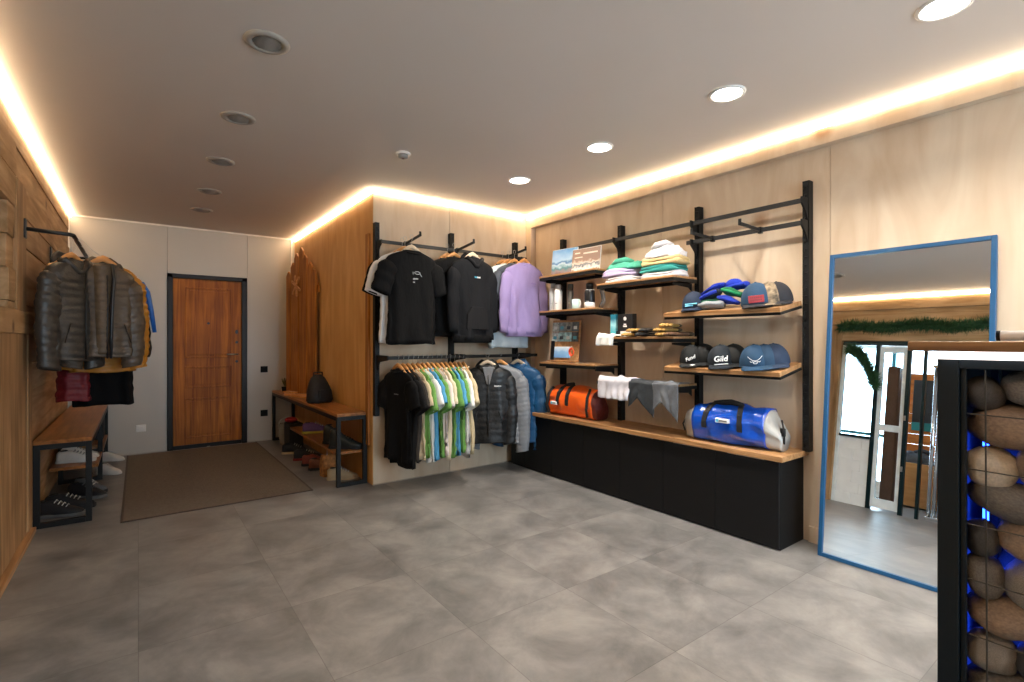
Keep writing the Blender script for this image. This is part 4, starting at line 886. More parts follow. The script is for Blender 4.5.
drape(None, 2.80, 2.98, 0.16, 0.075, cotton('towel_white', '#d3d4d2'), 'crumpled white cloth spilling off the left of the eye-level shelf', 'folded_cloth', 'cloth', 4, 1.319, 0.02)
def glove(loc, rz, m_, label, s=1.0):
    t = thing('work_glove', label, 'glove', loc, rz)
    b = MB(); b.rings([[(*[q * s for q in sup(a, 0.012 + .008 * math.sin(PI * u), 2 * PI * k / 16)], 0) for k in range(16)] for u, a in ((0, .035),)] , True, False) if False else None
    R = []
    for i in range(9):
        u = i / 8; a = .042 + .008 * math.sin(PI * u); R.append([(s * a * math.cos(2 * PI * k / 16), s * (-.06 + .12 * u), s * (.018 + .014 * math.sin(2 * PI * k / 16))) for k in range(16)])
    b.rings(R)
    for j, L_ in enumerate((.055, .068, .072, .062)): 
        x = (-.033 + .022 * j) * s; b.tube([(x, .055 * s, .018 * s), (x * 1.1, (.06 + L_ * .5) * s, .022 * s), (x * 1.15, (.06 + L_) * s, .014 * s)], [.0125 * s, .0115 * s, .009 * s], 8)
    b.tube([(.036 * s, -.01 * s, .018 * s), (.065 * s, .015 * s, .018 * s), (.072 * s, .045 * s, .014 * s)], [.014 * s, .012 * s, .009 * s], 8)
    b.build('palm', m_, t, True)
    b = MB(); b.rings([[(s * a * math.cos(2 * PI * k / 16), s * y, s * (.018 + .016 * math.sin(2 * PI * k / 16))) for k in range(16)] for y, a in ((-.10, .046), (-.085, .048), (-.06, .044))]); b.build('cuff', mat('glove_cuff', '#4b3d28', 0.8), t, True)
    return t
tan_, blkg = mat('tan_leather_glove', '#b9914c', 0.7, var=0.2), mat('black_leather_glove', '#1d1a18', 0.6)
gl = [(3.20, 2.65, 1.3185, 1.45, tan_, 'tan work glove nearest the black box, lower one'), (3.21, 2.63, 1.351, 1.7, tan_, 'tan work glove nearest the black box, upper one'), (3.20, 2.50, 1.3185, 1.2, blkg, 'black work glove between the tan ones, lower one'), (3.21, 2.49, 1.351, 1.5, blkg, 'black work glove between the tan ones, upper one'),
      (3.20, 2.35, 1.3185, 1.75, tan_, 'tan work glove right of the black ones, lowest'), (3.20, 2.345, 1.351, 1.5, tan_, 'tan work glove right of the black ones, middle'), (3.21, 2.33, 1.383, 1.8, tan_, 'tan work glove right of the black ones, topmost'), (3.21, 2.26, 1.3185, 1.3, mat('brown_leather_glove', '#6d4b33', 0.7), 'brown glove at the right end of the eye-level shelf')]
for x, y, z, r, m_, lb in gl: glove((x, y, z), r, m_, lb, 1.0)
# cloths over the low shelf
drape(None, 2.63, 2.97, 0.16, 0.155, cotton('tee_white', '#c6c5ce'), 'crumpled white tee hanging over the low shelf', 'draped_t_shirt', 'shirt', 9, 0.966, 0.026)
gd = mat('charcoal_print_fabric', '#2a2f34', 0.7, var=0.3, scale=18); gg = mat('grey_print_fabric', '#5c6066', 0.7, var=0.35, scale=12)
drape(None, 2.40, 2.64, 0.12, 0.23, gd, 'charcoal patterned neck gaiter over the low shelf, beside the white tee', 'neck_gaiter', 'neck gaiter', 21, 0.966, 0.010, 0.45)
drape(None, 2.19, 2.415, 0.12, 0.24, gg, 'grey patterned neck gaiter over the low shelf, rightmost', 'neck_gaiter', 'neck gaiter', 27, 0.966, 0.010, 0.45)

# caps
def cap(loc, rz, m_, label, fn=None, s=1.0, brim=None, tiltx=0.0, grp=None):
    """baseball cap, brim towards -Y, origin under the crown centre"""
    t = thing('baseball_cap', label, 'cap', loc, rz, grp, rx=tiltx)
    b = MB(); R = []; n = 36; a, d, h = 0.090 * s, 0.100 * s, 0.128 * s
    for i in range(13):
        u = i / 12 * PI / 2; q = math.cos(u) ** 1.0 if i < 12 else .02; z = h * math.sin(u) ** .95
        R.append([(a * q * math.cos(th) * (1 - .012 * (abs(math.sin(3 * th)) ** 8)), d * q * math.sin(th) - 0.012 * math.sin(u) * s, 0.012 * s + z) for th in [2 * PI * k / n for k in range(n)]])
    R = [[(x * .97, y * .97, 0.006 * s) for x, y, z in R[0]]] + R; b.rings(R, True, True); b.build('crown', m_, t, True)
    b = MB(); G = []
    for i in range(7):
        r = 1 + i / 6 * 0.85; row = []
        for k in range(17):
            th = math.radians(-150 + 120 * k / 16); w_ = math.sin((k / 16) * PI) ** .45
            rr = 1 + (r - 1) * w_; x = a * math.cos(th) * (1 + (rr - 1) * .35); y = d * math.sin(th) * rr; z = 0.014 * s + 0.004 - 0.020 * s * (x / a) ** 2 * (i / 6) - 0.004 * (i / 6) + .01 * s * (1 - (x / a) ** 2) * (i / 6) * 0
            row.append((x, y, max(.001, z)))
        G.append(row)
    for dz in (0, 0.004):
        V = [[b.bm.verts.new((x, y, z + dz)) for x, y, z in row] for row in G]
        for i in range(6):
            for k in range(16): b.face([V[i][k], V[i][k + 1], V[i + 1][k + 1], V[i + 1][k]] if dz else [V[i][k], V[i + 1][k], V[i + 1][k + 1], V[i][k + 1]])
        if dz: 
            for k in range(16): b.face([V[6][k], V[6][k + 1], V0[6][k + 1], V0[6][k]])
        V0 = V
    b.build('brim', brim or m_, t, True)
    b = MB(); b.sphere((0, -0.012 * s, 0.139 * s), 0.008 * s, (1, 1, .6), 10, 6); b.build('button', m_, t, True)
    if fn: fn(t, s)
    return t
def cloth_cap(name, col): return mat(name, col, 0.75, var=0.08, scale=20, bump=0.08, bscale=120)
FM = lambda z, s, tz=0.0: at(0, -0.098 * s, z * s) @ RX(-0.42) @ FRONT
def cap_text(txt, size, m_, z=0.056, shear=0.0, rot=0.0):
    def f(t, s): text_mesh('embroidery', txt, size * s, FM(z, s) @ Matrix.Rotation(rot, 4, 'Z'), m_, t, extrude=0.003, shear=shear)
    return f
EMB = mat('white_thread', '#e6e8e8', 0.6)
def gild(t, s):
    text_mesh('embroidery', 'Gild', 0.050 * s, FM(0.060, s), EMB, t, extrude=0.006, shear=0.12)
    b = MB(); b.box(-0.042 * s, 0.042 * s, -0.0035, 0.0035, -0.0025, 0.0025, at(0, -0.1035 * s, 0.028 * s) @ RX(-.3)); b.build('underline', EMB, t)
def antler(t, s):
    b = MB(); M = at(0.0, -0.099 * s, 0.055 * s) @ RX(-.42)
    for sg in (-1, 1):
        b.tube([M @ Vector(p) for p in ((0, 0, 0), (sg * .015, 0, .004), (sg * .03, 0, .016), (sg * .042, 0, .03))], 0.0018, 5)
        b.tube([M @ Vector(p) for p in ((sg * .012, 0, -.004), (sg * .024, 0, -.008), (sg * .03, 0, -.002))], 0.002, 5)
    b.tube([M @ Vector((.012 * math.cos(a), 0, -.012 + .007 * math.sin(a))) for a in [2 * PI * k / 10 for k in range(10)]], 0.002, 5, loop=True)
    b.build('embroidery', EMB, t)
def sticker(t, s):
    text_mesh('embroidery', 'Fund', 0.036 * s, FM(0.058, s) @ Matrix.Rotation(0.35, 4, 'Z'), EMB, t, extrude=0.004, shear=0.3)
    b = MB(); b.lathe([(0.001, 0), (0.018, 0), (0.018, 0.002), (0.001, 0.002)], 18, (0.02, -0.150 * s, 0.020)); b.build('brim_sticker', PAPER, t, True)
def zt(x, base): return base - (3.40 - x) * math.tan(TL) + 0.001     # top surface of a tilted shelf
blkc, nvc, blc = cloth_cap('black_twill', '#0a0e10'), cloth_cap('midnight_twill', '#0e1924'), cloth_cap('petrol_twill', '#153c5a')
def shelfcap(x, y, base, yaw, m_, lb, fn=None, s=1.0, brim=None, dz=0.0, pitch=0.0):
    t = cap((x, y, zt(x, base) + dz), -PI / 2 + yaw, m_, lb, fn, s, brim); t.rotation_euler = (Matrix.Rotation(-TL, 4, 'Y') @ Matrix.Rotation(-PI / 2 + yaw, 4, 'Z') @ RX(pitch)).to_euler(); return t
# row on the lower tilted shelf
shelfcap(3.295, 2.10, 1.148, 0.45, blkc, 'plain black cap tucked behind the script logo cap')
shelfcap(3.245, 2.17, 1.148, 0.45, blkc, 'black cap with white slanted script and round brim sticker', sticker)
shelfcap(3.295, 1.875, 1.148, 0.50, blkc, 'plain black cap tucked behind the midnight blue cap')
shelfcap(3.235, 1.935, 1.148, 0.50, nvc, 'midnight blue cap with large white lettering', gild, 1.04)
shelfcap(3.315, 1.615, 1.148, 0.5, cloth_cap('slate_twill', '#20314a'), 'slate blue cap, rearmost of the three nested by the mirror', None, 1.0)
shelfcap(3.275, 1.655, 1.148, 0.5, cloth_cap('petrol_twill_dark', '#1b3a54'), 'blue cap, middle of the three nested by the mirror', None, 1.02)
shelfcap(3.235, 1.70, 1.148, 0.5, blc, 'petrol blue cap with white antler emblem, foremost of three', antler, 1.06)
# upper tilted shelf
def cyan_bars(t, s):
    b = MB(); M = at(0.0, -0.101 * s, 0.046 * s) @ RX(-.36)
    for r in range(2):
        for i in range(9 if r == 0 else 6): b.box(-.042 + i * .0095, -.035 + i * .0095, -.004, .004, .004 - r * .013, .012 - r * .013, M)
    b.build('embroidery', mat('cyan_thread', '#7fd0ea', 0.5), t)
def red_patch(t, s):
    b = MB(); M = at(0.0, -0.100 * s, 0.050 * s) @ RX(-.36); b.box(-.045, .045, -.005, .004, -.024, .024, M); b.build('patch', mat('red_patch', '#861a28', 0.6), t, bevel=0.002)
    b = MB()
    for r in range(2):
        for i in range(6): b.box(-.034 + i * .0115, -.026 + i * .0115, -.0065, -.004, .004 - r * .016, .013 - r * .016, M)
    b.build('patch_lettering', mat('dark_red_thread', '#5d1420', 0.6), t)
shelfcap(3.24, 2.15, 1.542, 0.35, cloth_cap('navy_twill', '#15263f'), 'navy cap with cyan lettering at the left of the upper tilted shelf', cyan_bars, 0.95)
camo = mat('camouflage_twill', '#7a6a55', 0.8, var=0.8, scale=35)
shelfcap(3.325, 1.60, 1.542, 0.45, cloth_cap('ink_twill', '#1a1a22'), 'black cap, rearmost of the three on the upper tilted shelf', None, 1.0)
shelfcap(3.29, 1.635, 1.542, 0.45, camo, 'camouflage cap between the black and the red patch cap', None, 1.04)
shelfcap(3.24, 1.69, 1.542, 0.45, blc, 'blue cap with red rectangular patch on the upper tilted shelf', red_patch, 1.10, brim=cloth_cap('ink_twill', '#1a1a22'))
def beanie(loc, rz, col, label, s=1.0, tilt=(0, 0), band=None, seed=0, name='neck_tube'):
    t = thing(name, label, 'neck warmer', loc, rz); t.rotation_euler = (tilt[0], tilt[1], rz); m_ = mat('fleece_' + col.strip('#'), col, 0.9, var=0.12, scale=30, bump=0.25)
    b = MB(); R = []
    for i in range(13):
        u = i / 12; q = math.sin(PI * (.03 + .94 * u)) ** .3; R.append([(-.10 * s + .20 * s * u, .048 * s * q * math.cos(th) + .004 * math.sin(9 * u + seed), .034 * s + .034 * s * q * math.sin(th) * (1 + .2 * math.sin(7 * u + seed))) for th in [2 * PI * k / 20 for k in range(20)]])
    b.rings(R); b.build('body', m_, t, True)
    b = MB(); b.tube([(-.09 * s, -.044 * s, .034 * s), (0, -.050 * s, .040 * s), (.09 * s, -.044 * s, .034 * s)], .013 * s, 8); b.build('hem', mat('fleece_' + (band or col).strip('#'), band or col, 0.9), t, True)
    return t
def zz(x): return zt(x, 1.542)
beanie((3.19, 1.98, zz(3.19)), R9, '#8d9298', 'light grey neck tube lying at the shelf front beside the green ones', 0.9, (0, 0), seed=1)
beanie((3.25, 2.02, zz(3.25) + 0.01), R9, '#15523c', 'dark green neck tube under the royal blue ones', 0.95, (0, 0), seed=2)
beanie((3.24, 2.02, zz(3.24) + 0.055), R9 - .1, '#1c2a38', 'dark neck tube leaning against the navy cap', 0.95, (0, -0.35), '#152ea0', seed=3)
beanie((3.26, 2.00, zz(3.26) + 0.10), R9 - .1, '#0f2c9c', 'royal blue neck tube slanting on top of the dark one', 0.9, (0, -0.4), seed=4)
beanie((3.21, 1.88, zz(3.21) + 0.03), R9, '#0f2c9c', 'royal blue neck tube folded low beside the red patch cap', 0.75, (0, 0.35), seed=5)
beanie((3.23, 1.86, zz(3.23) + 0.075), R9, '#0f5e3c', 'green neck tube slanting down towards the red patch cap', 0.8, (0, 0.35), '#0d7a4c', seed=6)
t = beanie((3.28, 1.85, zz(3.28) + 0.105), R9, '#0f30a8', 'bright royal blue beanie heaped highest beside the red patch cap', 0.85, (0, -0.15), seed=7, name='beanie')
b = MB(); b.sphere((-0.02, 0, .05), .05, (1.2, .9, .8)); b.build('crown', mat('fleece_blue_crown', '#0f30a8', 0.9), t, True)

# duffel bags
def duffel(loc, rz, hw, d, h, m_, endm, label, seed, endw=0.05, endq=.8):
    """long axis X, front towards -Y"""
    t = thing('duffel_bag', label, 'bag', loc, rz); n = 40
    def body(x0, x1, q0, q1, nm, mm, N=22, cap_=True):
        b = MB(); R = []
        for i in range(N + 1):
            u = i / N; x = x0 + (x1 - x0) * u; q = q0 + (q1 - q0) * u
            sag = 1 - 0.10 * (abs(x / hw) ** 3)
            ring = []
            for k in range(n):
                th = 2 * PI * k / n; y, z = sup(d * q * sag, h / 2 * q * sag, th, 2.7 - .5 * (math.sin(th) > 0)); nz = noise.noise(Vector((x * 7 + seed, y * 9, z * 9))); n2 = noise.noise(Vector((x * 16 + seed, y * 14 + 4, z * 20)))
                z = z + h / 2 * sag * q - h * .5 * (q - 1) * 0; y += .022 * nz + .010 * n2; z2 = z + (.024 * nz + .010 * n2) * (z > .03)
                ring.append((x + .01 * nz, y, max(.001, z2)))
            R.append(ring)
        b.rings(R); return b.build(nm, mm, t, True)
    body(-hw + endw, hw - endw, 1.0, 1.0, 'body', m_)
    body(-hw, -hw + endw + .004, .78, .985, 'end_panel', endm, 6); body(hw - endw - .004, hw, .985, endq, 'end_panel', endm, 8)
    return t
ORV = mat('orange_vinyl', '#f9661c', 0.28, var=0.06, bump=0.6, bscale=7, coat=0.5); BLV = mat('blue_vinyl', '#0a50c4', 0.2, var=0.05, bump=0.7, bscale=8, coat=0.7); GRV = mat('pale_grey_vinyl', '#a19e98', 0.3, bump=0.3, bscale=8, coat=0.4)
WEB = mat('black_webbing', '#0e0e10', 0.75)
def bag_fit(t, hw, d, h, xs, lab, lz, topw):
    for x in xs:
        b = MB(); pts = [(x, -d * 1.04, h * .40), (x, -d * 1.05, h * .55), (x * .95, -d * .93, h * .78), (x * .85, -d * .62, h * .96), (x * .7, -d * .2, h * 1.06)]
        R = []
        for i, p in enumerate(pts): R.append([(p[0] - .016, p[1] - .008, p[2] + .004), (p[0] + .016, p[1] - .008, p[2] + .004), (p[0] + .016, p[1] + .004, p[2] - .004), (p[0] - .016, p[1] + .004, p[2] - .004)])
        b.rings(R); b.build('strap', WEB, t)
    b = MB(); b.tube([(xs[0] * .8, -d * .3, h * 1.03), (xs[0] * .5, -d * .3, h * 1.06), (0, -d * .25, h * 1.08), (xs[1] * .5, -d * .3, h * 1.06), (xs[1] * .8, -d * .3, h * 1.03)], [.016, .018, .022, .018, .016], 8); b.build('grip', WEB, t, True)
    lx = (lab[0] + lab[1]) / 2; b = MB(); b.box(lab[0], lab[1], -d * 1.0 - .022, -d * .95, lz - .014, lz + .014); o = b.build('label_patch', PAPER, t, bevel=0.002)
    b = MB(); b.box(lab[0] + .006, lab[0] + .024, -d - .0245, -d - .021, lz - .009, lz + .009); b.build('blue_mark', PRC, o)
    b = MB(); b.box(lab[0] + .03, lab[1] - .008, -d - .0245, -d - .021, lz - .004, lz + .004); b.build('grey_lettering', mat('grey_print', '#6c6c6c', 0.6), o)
OR = duffel((3.275, 3.42, 0.585), R9 + .03, 0.31, 0.115, 0.285, ORV, mat('dark_red_end', '#5a1a10', 0.5, bump=0.4), 'orange waterproof duffel bag on the far end of the worktop', 5, 0.03, .85)
bag_fit(OR, 0.31, 0.12, 0.275, (-0.12, 0.0), (-0.20, -0.12), 0.12, 0.1)
OR.scale = (1.0, 1.0, 1.0)
b = MB(); b.tube([(-.25, -.112, .02), (-.262, -.13, .10), (-.25, -.11, .20), (-.235, -.06, .26)], .016, 8); b.build('side_band', WEB, OR, True)
b = MB(); b.tube([(.245, -.112, .03), (.25, -.13, .10), (.245, -.112, .20), (.235, -.06, .27)], .012, 8); b.build('side_band', WEB, OR, True)
BL = duffel((3.28, 1.875, 0.585), R9 + .05, 0.335, 0.118, 0.27, BLV, GRV, 'glossy blue duffel bag with pale grey ends on the worktop', 11, 0.085, .58)
bag_fit(BL, 0.335, 0.12, 0.26, (-0.15, 0.10), (-0.06, 0.03), 0.165, 0.1)
b = MB(); b.tube([(.325, -.03, .20), (.345, -.04, .13), (.34, -.03, .05)], .006, 6); b.box(.325, .35, -.05, -.03, .10, .15); b.build('side_buckle', WEB, BL, True)
b = MB(); b.tube([(-.33, -.05, .14), (-.345, -.07, .10), (-.335, -.06, .05)], .006, 6); b.build('side_buckle', WEB, BL, True)
0 and text_mesh('white_lettering', 'W', 0.055, at(-0.225, -0.135, 0.215) @ RX(-.5) @ FRONT, EMB, BL, 0.006)
t = thing('small_pouch', 'tiny black cord lock lying left of the orange duffel', 'cord lock', (3.20, 3.80, 0.585))
b = MB(); b.rings([[(a * math.cos(2 * PI * k / 10), a * math.sin(2 * PI * k / 10), z) for k in range(10)] for z, a in ((0, .025), (.02, .022), (.05, .005))]); b.build('body', WEB, t, True)
b = MB(); b.tube([(0, 0, .045), (.02, .03, .03), (.02, .06, .003)], .002, 5); b.build('cord', WEB, t)

# ------------------------------------------------------------------ leaning mirror with blue frame
BLUE = mat('blue_lacquered_frame', '#0d4d78', 0.4, 0.0, var=0.06)
MT = math.radians(5.5); MH, MW = 1.825, 0.76
t = thing('leaning_mirror', 'tall leaning mirror in a thin blue frame', 'mirror', (3.288, 0.965, 0.0)); t.rotation_euler = (0, MT, 0)
fw = 0.022
b = MB(); b.box(-0.012, 0.02, -MW / 2, -MW / 2 + fw, 0, MH); b.box(-0.012, 0.02, MW / 2 - fw, MW / 2, 0, MH); b.box(-0.012, 0.02, -MW / 2 + fw, MW / 2 - fw, 0, fw); b.box(-0.012, 0.02, -MW / 2 + fw, MW / 2 - fw, MH - fw, MH); b.build('frame', BLUE, t, bevel=0.002)
mm = bpy.data.materials.new('mirror_glass'); mm.use_nodes = True; bb_ = mm.node_tree.nodes['Principled BSDF']; bb_.inputs['Metallic'].default_value = 1; bb_.inputs['Roughness'].default_value = 0.0; bb_.inputs['Base Color'].default_value = (0.93, 0.95, 0.95, 1)
b = MB(); b.box(0.0, 0.004, -MW / 2 + fw, MW / 2 - fw, fw, MH - fw); b.build('glass', mm, t)
b = MB(); b.box(0.0045, 0.018, -MW / 2 + fw, MW / 2 - fw, fw, MH - fw); b.build('backing', BLKM, t)

# ------------------------------------------------------------------ stone gabion counter at the right edge
GX = 1.50
DK = mat('dark_steel_frame', '#0c1a22', 0.35, 0.2, var=0.1)
t = thing('gabion_counter', 'dark steel framed counter base filled with stones', 'counter', (GX + 0.22, -0.3, 0))
def gb(n_, x0, x1, y0, y1, z0, z1, m_=DK, bev=0.002):
    b = MB(); b.box(x0 - GX - 0.22, x1 - GX - 0.22, y0 + 0.3, y1 + 0.3, z0, z1); return b.build(n_, m_, t, bevel=bev)
gb('post', GX, GX + 0.045, 0.318, 0.357, 0, 1.255); gb('post', GX + 0.40, GX + 0.445, 0.318, 0.357, 0, 1.255); gb('post', GX, GX + 0.045, -0.95, -0.91, 0, 1.255); gb('post', GX + 0.40, GX + 0.445, -0.95, -0.91, 0, 1.255)
gb('top_rail', GX, GX + 0.445, -0.91, 0.318, 1.222, 1.255); gb('bottom_rail', GX, GX + 0.445, -0.91, 0.318, 0, 0.04)
gb('inner_frame', GX + 0.01, GX + 0.022, 0.307, 0.318, 0.04, 1.222)
gb('end_panel', GX + 0.045, GX + 0.40, 0.335, 0.34, 0.0, 1.222)
gb('back_panel', GX + 0.43, GX + 0.44, -0.91, 0.335, 0.0, 1.222)
b = MB()
for i in range(9): b.tube([(GX + 0.018, 0.31, 0.12 + i * 0.125), (GX + 0.018, 0.0, 0.115 + i * 0.125), (GX + 0.018, -0.3, 0.122 + i * 0.125), (GX + 0.018, -0.91, 0.12 + i * 0.125)], 0.0016, 6)
for i in range(12): b.tube([(GX + 0.014, 0.275 - i * 0.10, 0.04), (GX + 0.012, 0.273 - i * 0.10, 0.6), (GX + 0.014, 0.276 - i * 0.10, 1.22)], 0.0018, 6)
b.move(Matrix.Translation((-GX - 0.22, 0.3, 0))); b.build('wire_mesh', mat('mesh_wire', '#55524c', 0.4, 0.8), t)
b = MB(); b.box(-0.28, 0.32, -0.75, 0.40, 0.0, 0.022)
o = b.build('countertop', wood('honey_counter_slab', '#6f4c30', '#a37a52', 'y', 0.4, ring=14), bevel=0.003); o.location = (GX + 0.23, 0.0, 1.262); tag(o, 'thick wooden countertop over the stone filled counter', 'countertop')
b = MB(); b.box(GX - 0.028, GX - 0.004, -0.74, 0.352, 1.2440, 1.2610); tag(b.build('led_strip', emis('white_led', (1.0, 0.9, 0.88), 2.2)), 'thin white light strip under the wooden countertop edge', 'light strip')
# stones
stone_m = [mat('stone_cream', '#cdc0ae', 0.65, var=0.15, scale=9, bump=0.25), mat('stone_grey', '#756d65', 0.7, var=0.3, scale=14, bump=0.3), mat('stone_brown', '#917a66', 0.65, var=0.25, scale=10, bump=0.25), mat('stone_dark', '#4a4541', 0.55, var=0.3, scale=12, bump=0.25), mat('stone_speckled', '#958b80', 0.5, var=0.6, scale=60, bump=0.4)]
snames = ['pale cream', 'grey', 'brown', 'dark', 'speckled grey']
protos = []
for j in range(6):
    b = MB(); bmesh.ops.create_icosphere(b.bm, subdivisions=4, radius=1.0)
    for v in b.bm.verts:
        p = v.co.copy(); v.co = p * (1 + 0.16 * noise.noise(p * 1.1 + Vector((j * 5, 0, 0))) + 0.04 * noise.noise(p * 3 + Vector((j, 9, 0))))
        for ax, e in ((0, .95), (1, .95), (2, .9)): v.co[ax] = math.copysign(abs(v.co[ax]) ** e, v.co[ax])
    for f in b.bm.faces: f.smooth = True
    me = bpy.data.meshes.new('stone'); b.bm.to_mesh(me); b.bm.free(); protos.append(me)
ordn = ['topmost', 'second from the top', 'third from the top', 'fourth from the top', 'fifth from the top', 'sixth from the top', 'seventh from the top', 'eighth from the top', 'ninth from the top', 'tenth from the top', 'eleventh from the top', 'twelfth from the top', 'thirteenth from the top', 'lowest']
# visible columns: (y centre, radius y, material) rows from top; heights sum to the cage height
rr = random.Random(21)
def stone(y, z, ry, rz_, mi, x=GX + 0.095, rx=0.07, label=None, grp=None, k=[0]):
    me = protos[k[0] % 6]; k[0] += 1
    o = bpy.data.objects.new('river_stone', me.copy()); o.data.materials.clear(); o.data.materials.append(stone_m[mi]); COL.objects.link(o)
    o.location = (x, y, z); o.scale = (rx, ry, rz_); o.rotation_euler = (rr.uniform(-.25, .25), rr.uniform(-.2, .2), rr.uniform(-.3, .3))
    tag(o, label or (snames[mi] + ' river stone in the wire cage'), 'stone', grp or 'stones in the wire cage')
heights = [.040, .046, .048, .040, .042, .050, .040, .046, .050, .042, .046, .044, .046, .044]
z = 1.212
for i, c in enumerate(heights):
    z -= c; off = (0.0, 0.035, 0.012, 0.05)[i % 4]; mi = (3, 2, 0, 1, 3, 1, 2, 4, 1, 2, 4, 0, 1, 2)[i]; mj = (1, 0, 2, 1, 2, 4, 1, 3, 2, 1, 0, 1, 4, 0)[i]
    y0, r0, y1, r1 = ((.288, .034, .190, .075), (.245, .074, .105, .080), (.276, .044, .170, .074), (.228, .088, .075, .080), (.292, .030, .205, .068))[i % 5]
    stone(y0, z - (.008 if r0 < .05 else 0), r0 * 1.05, c * (1.12 if r0 > .05 else 1.0), mi, x=GX + (0.095 if r0 > .05 else .07), rx=.072 if r0 > .05 else .045, label=snames[mi] + ' river stone beside the dark counter post, ' + (ordn[i] if i < 13 else 'lowest'))
    stone(y1, z + .010 * (-1) ** i, r1, c * 1.12, mj, x=GX + 0.098, rx=.076, label=snames[mj] + ' river stone at the right edge of the photo, ' + (ordn[i] if i < 13 else 'lowest'))
    z -= c * 0.90
for ci, yy in enumerate((-0.09,)):
    z = 0.07; i = 0
    while z < 1.19:
        c = rr.uniform(.042, .055); stone(yy + rr.uniform(-.01, .01), z, rr.uniform(.06, .075), c, rr.randrange(5), x=GX + 0.11, rx=.08, label='river stone of the wire cage just past the right edge, ' + str(ordn[13 - min(13, i)]).replace('lowest', 'lowest one')); z += c * 2 - .006; i += 1
for ci, yy in enumerate((0.23, 0.08, -0.06)):
    z = 0.1; i = 0
    while z < 1.19:
        c = rr.uniform(.05, .065); stone(yy, z, .07, c, 3, x=GX + 0.29, rx=.08, label='dark stone deep in the cage, ' + ordn[13 - min(i, 12)].replace('lowest', 'undermost').replace(' from the top', '') + ' down, ' + ['by the post', 'central', 'rightmost'][ci]); z += c * 2 + .01; i += 1
b = MB(); b.tube([(GX + 0.205, 0.31, 0.40), (GX + 0.205, 0.31, 1.05)], 0.006, 8)
tag(b.build('blue_light_tube', emis('blue_led', (0.01, 0.06, 1.0), 16.0)), 'blue glowing light tube between the stones', 'light tube')
# things on the counter
t = thing('paper_roll', 'white roll with dark end lying on the wooden countertop', 'roll', (1.66, 0.20, 1.2975), 0)
b = MB(); b.tube([(0, -0.14, 0), (0, 0.075, 0)], 0.012, 18); b.build('roll', PAPER, t, True); b = MB(); b.tube([(0, 0.075, 0), (0, 0.082, 0)], 0.0125, 18); b.build('end_cap', BLKM, t)
t = thing('spray_bottle', 'blue bottle cut by the right edge of the photo on the counter', 'bottle', (1.80, 0.215, 1.2855))
b = MB(); b.lathe([(0.001, 0), (0.035, 0), (0.038, 0.01), (0.036, 0.09), (0.02, 0.115), (0.001, 0.115)], 24); b.build('body', mat('blue_grey_plastic', '#4a6fb0', 0.3), t, True)
b = MB(); b.lathe([(0.001, 0.115), (0.016, 0.115), (0.016, 0.14), (0.001, 0.14)], 18); b.build('cap', BLKM, t, True)
b = MB(); b.lathe([(0.001, 0.0), (0.0385, 0.0), (0.0385, 0.03), (0.001, 0.03)], 24); b.build('base_band', mat('dark_brown_plastic', '#3a2a22', 0.5), t, True)

# ------------------------------------------------------------------ what the mirror shows: opening in the left wall
CY = mat('teal_black_steel', '#0f2a30', 0.35, 0.5)
t = bpy.data.objects.new('door_2', None); COL.objects.link(t); t.location = (XL - 0.03, 2.1, 0); t['kind'] = 'structure'
WF = mat('white_door_frame', '#dfe6e8', 0.35)
GL = bpy.data.materials.new('clear_glass'); GL.use_nodes = True; g = GL.node_tree.nodes['Principled BSDF']; g.inputs['Base Color'].default_value = (0.85, 0.97, 1.0, 1); g.inputs['Transmission Weight'].default_value = 1.0; g.inputs['Roughness'].default_value = 0.02; g.inputs['IOR'].default_value = 1.05
def dbox(nm, y0, y1, z0, z1, m_, x0=-0.02, x1=0.03, par=None):
    b = MB(); b.box(x0, x1, y0 - 2.1, y1 - 2.1, z0, z1); return b.build(nm, m_, par or t, bevel=0.002)
dbox('lintel', 1.45, 2.76, 2.01, 2.06, CY); dbox('post', 2.34, 2.385, 0, 2.01, CY); dbox('post', 2.02, 2.06, 0, 2.01, CY); dbox('post', 1.87, 1.90, 0, 2.01, CY); dbox('post', 2.72, 2.76, 0, 2.01, WF)
dbox('side_window', 2.385, 2.72, 0.86, 2.01, GL, 0.0, 0.006); dbox('sill', 2.385, 2.72, 0.83, 0.86, CY, -0.03, 0.045)
b = MB()
for i in range(6):
    for j in range(2):
        y0_ = 2.385 + j * 0.17 - (0.085 if i % 2 else 0); y0c, y1c = max(2.385, y0_) - 2.1, min(2.72, y0_ + 0.165) - 2.1
        if y1c > y0c: b.box(-0.03, 0.02 + 0.004 * ((i + j) % 2), y0c, y1c, i * 0.138, i * 0.138 + 0.133)
b.box(-0.03, 0.015, 0.285, 0.62, 0, 0.83); b.build('brick_parapet', WB, t, bevel=0.004)
lf = dbox('leaf', 2.06, 2.10, 0.03, 1.99, WF, -0.02, 0.02); dbox('stile', 2.30, 2.34, 0.03, 1.99, WF, -0.02, 0.02); dbox('crossbar', 2.10, 2.30, 0.95, 1.03, WF, -0.02, 0.02); dbox('crossbar', 2.10, 2.30, 0.03, 0.14, WF, -0.02, 0.02); dbox('crossbar', 2.10, 2.30, 1.92, 1.99, WF, -0.02, 0.02)
dbox('pane', 2.10, 2.30, 1.03, 1.92, GL, -0.003, 0.003); dbox('pane', 2.10, 2.30, 0.14, 0.95, GL, -0.003, 0.003)
for z in (0.5, 1.1): dbox('hinge', 2.035, 2.06, z, z + 0.06, STEEL, 0.03, 0.04)
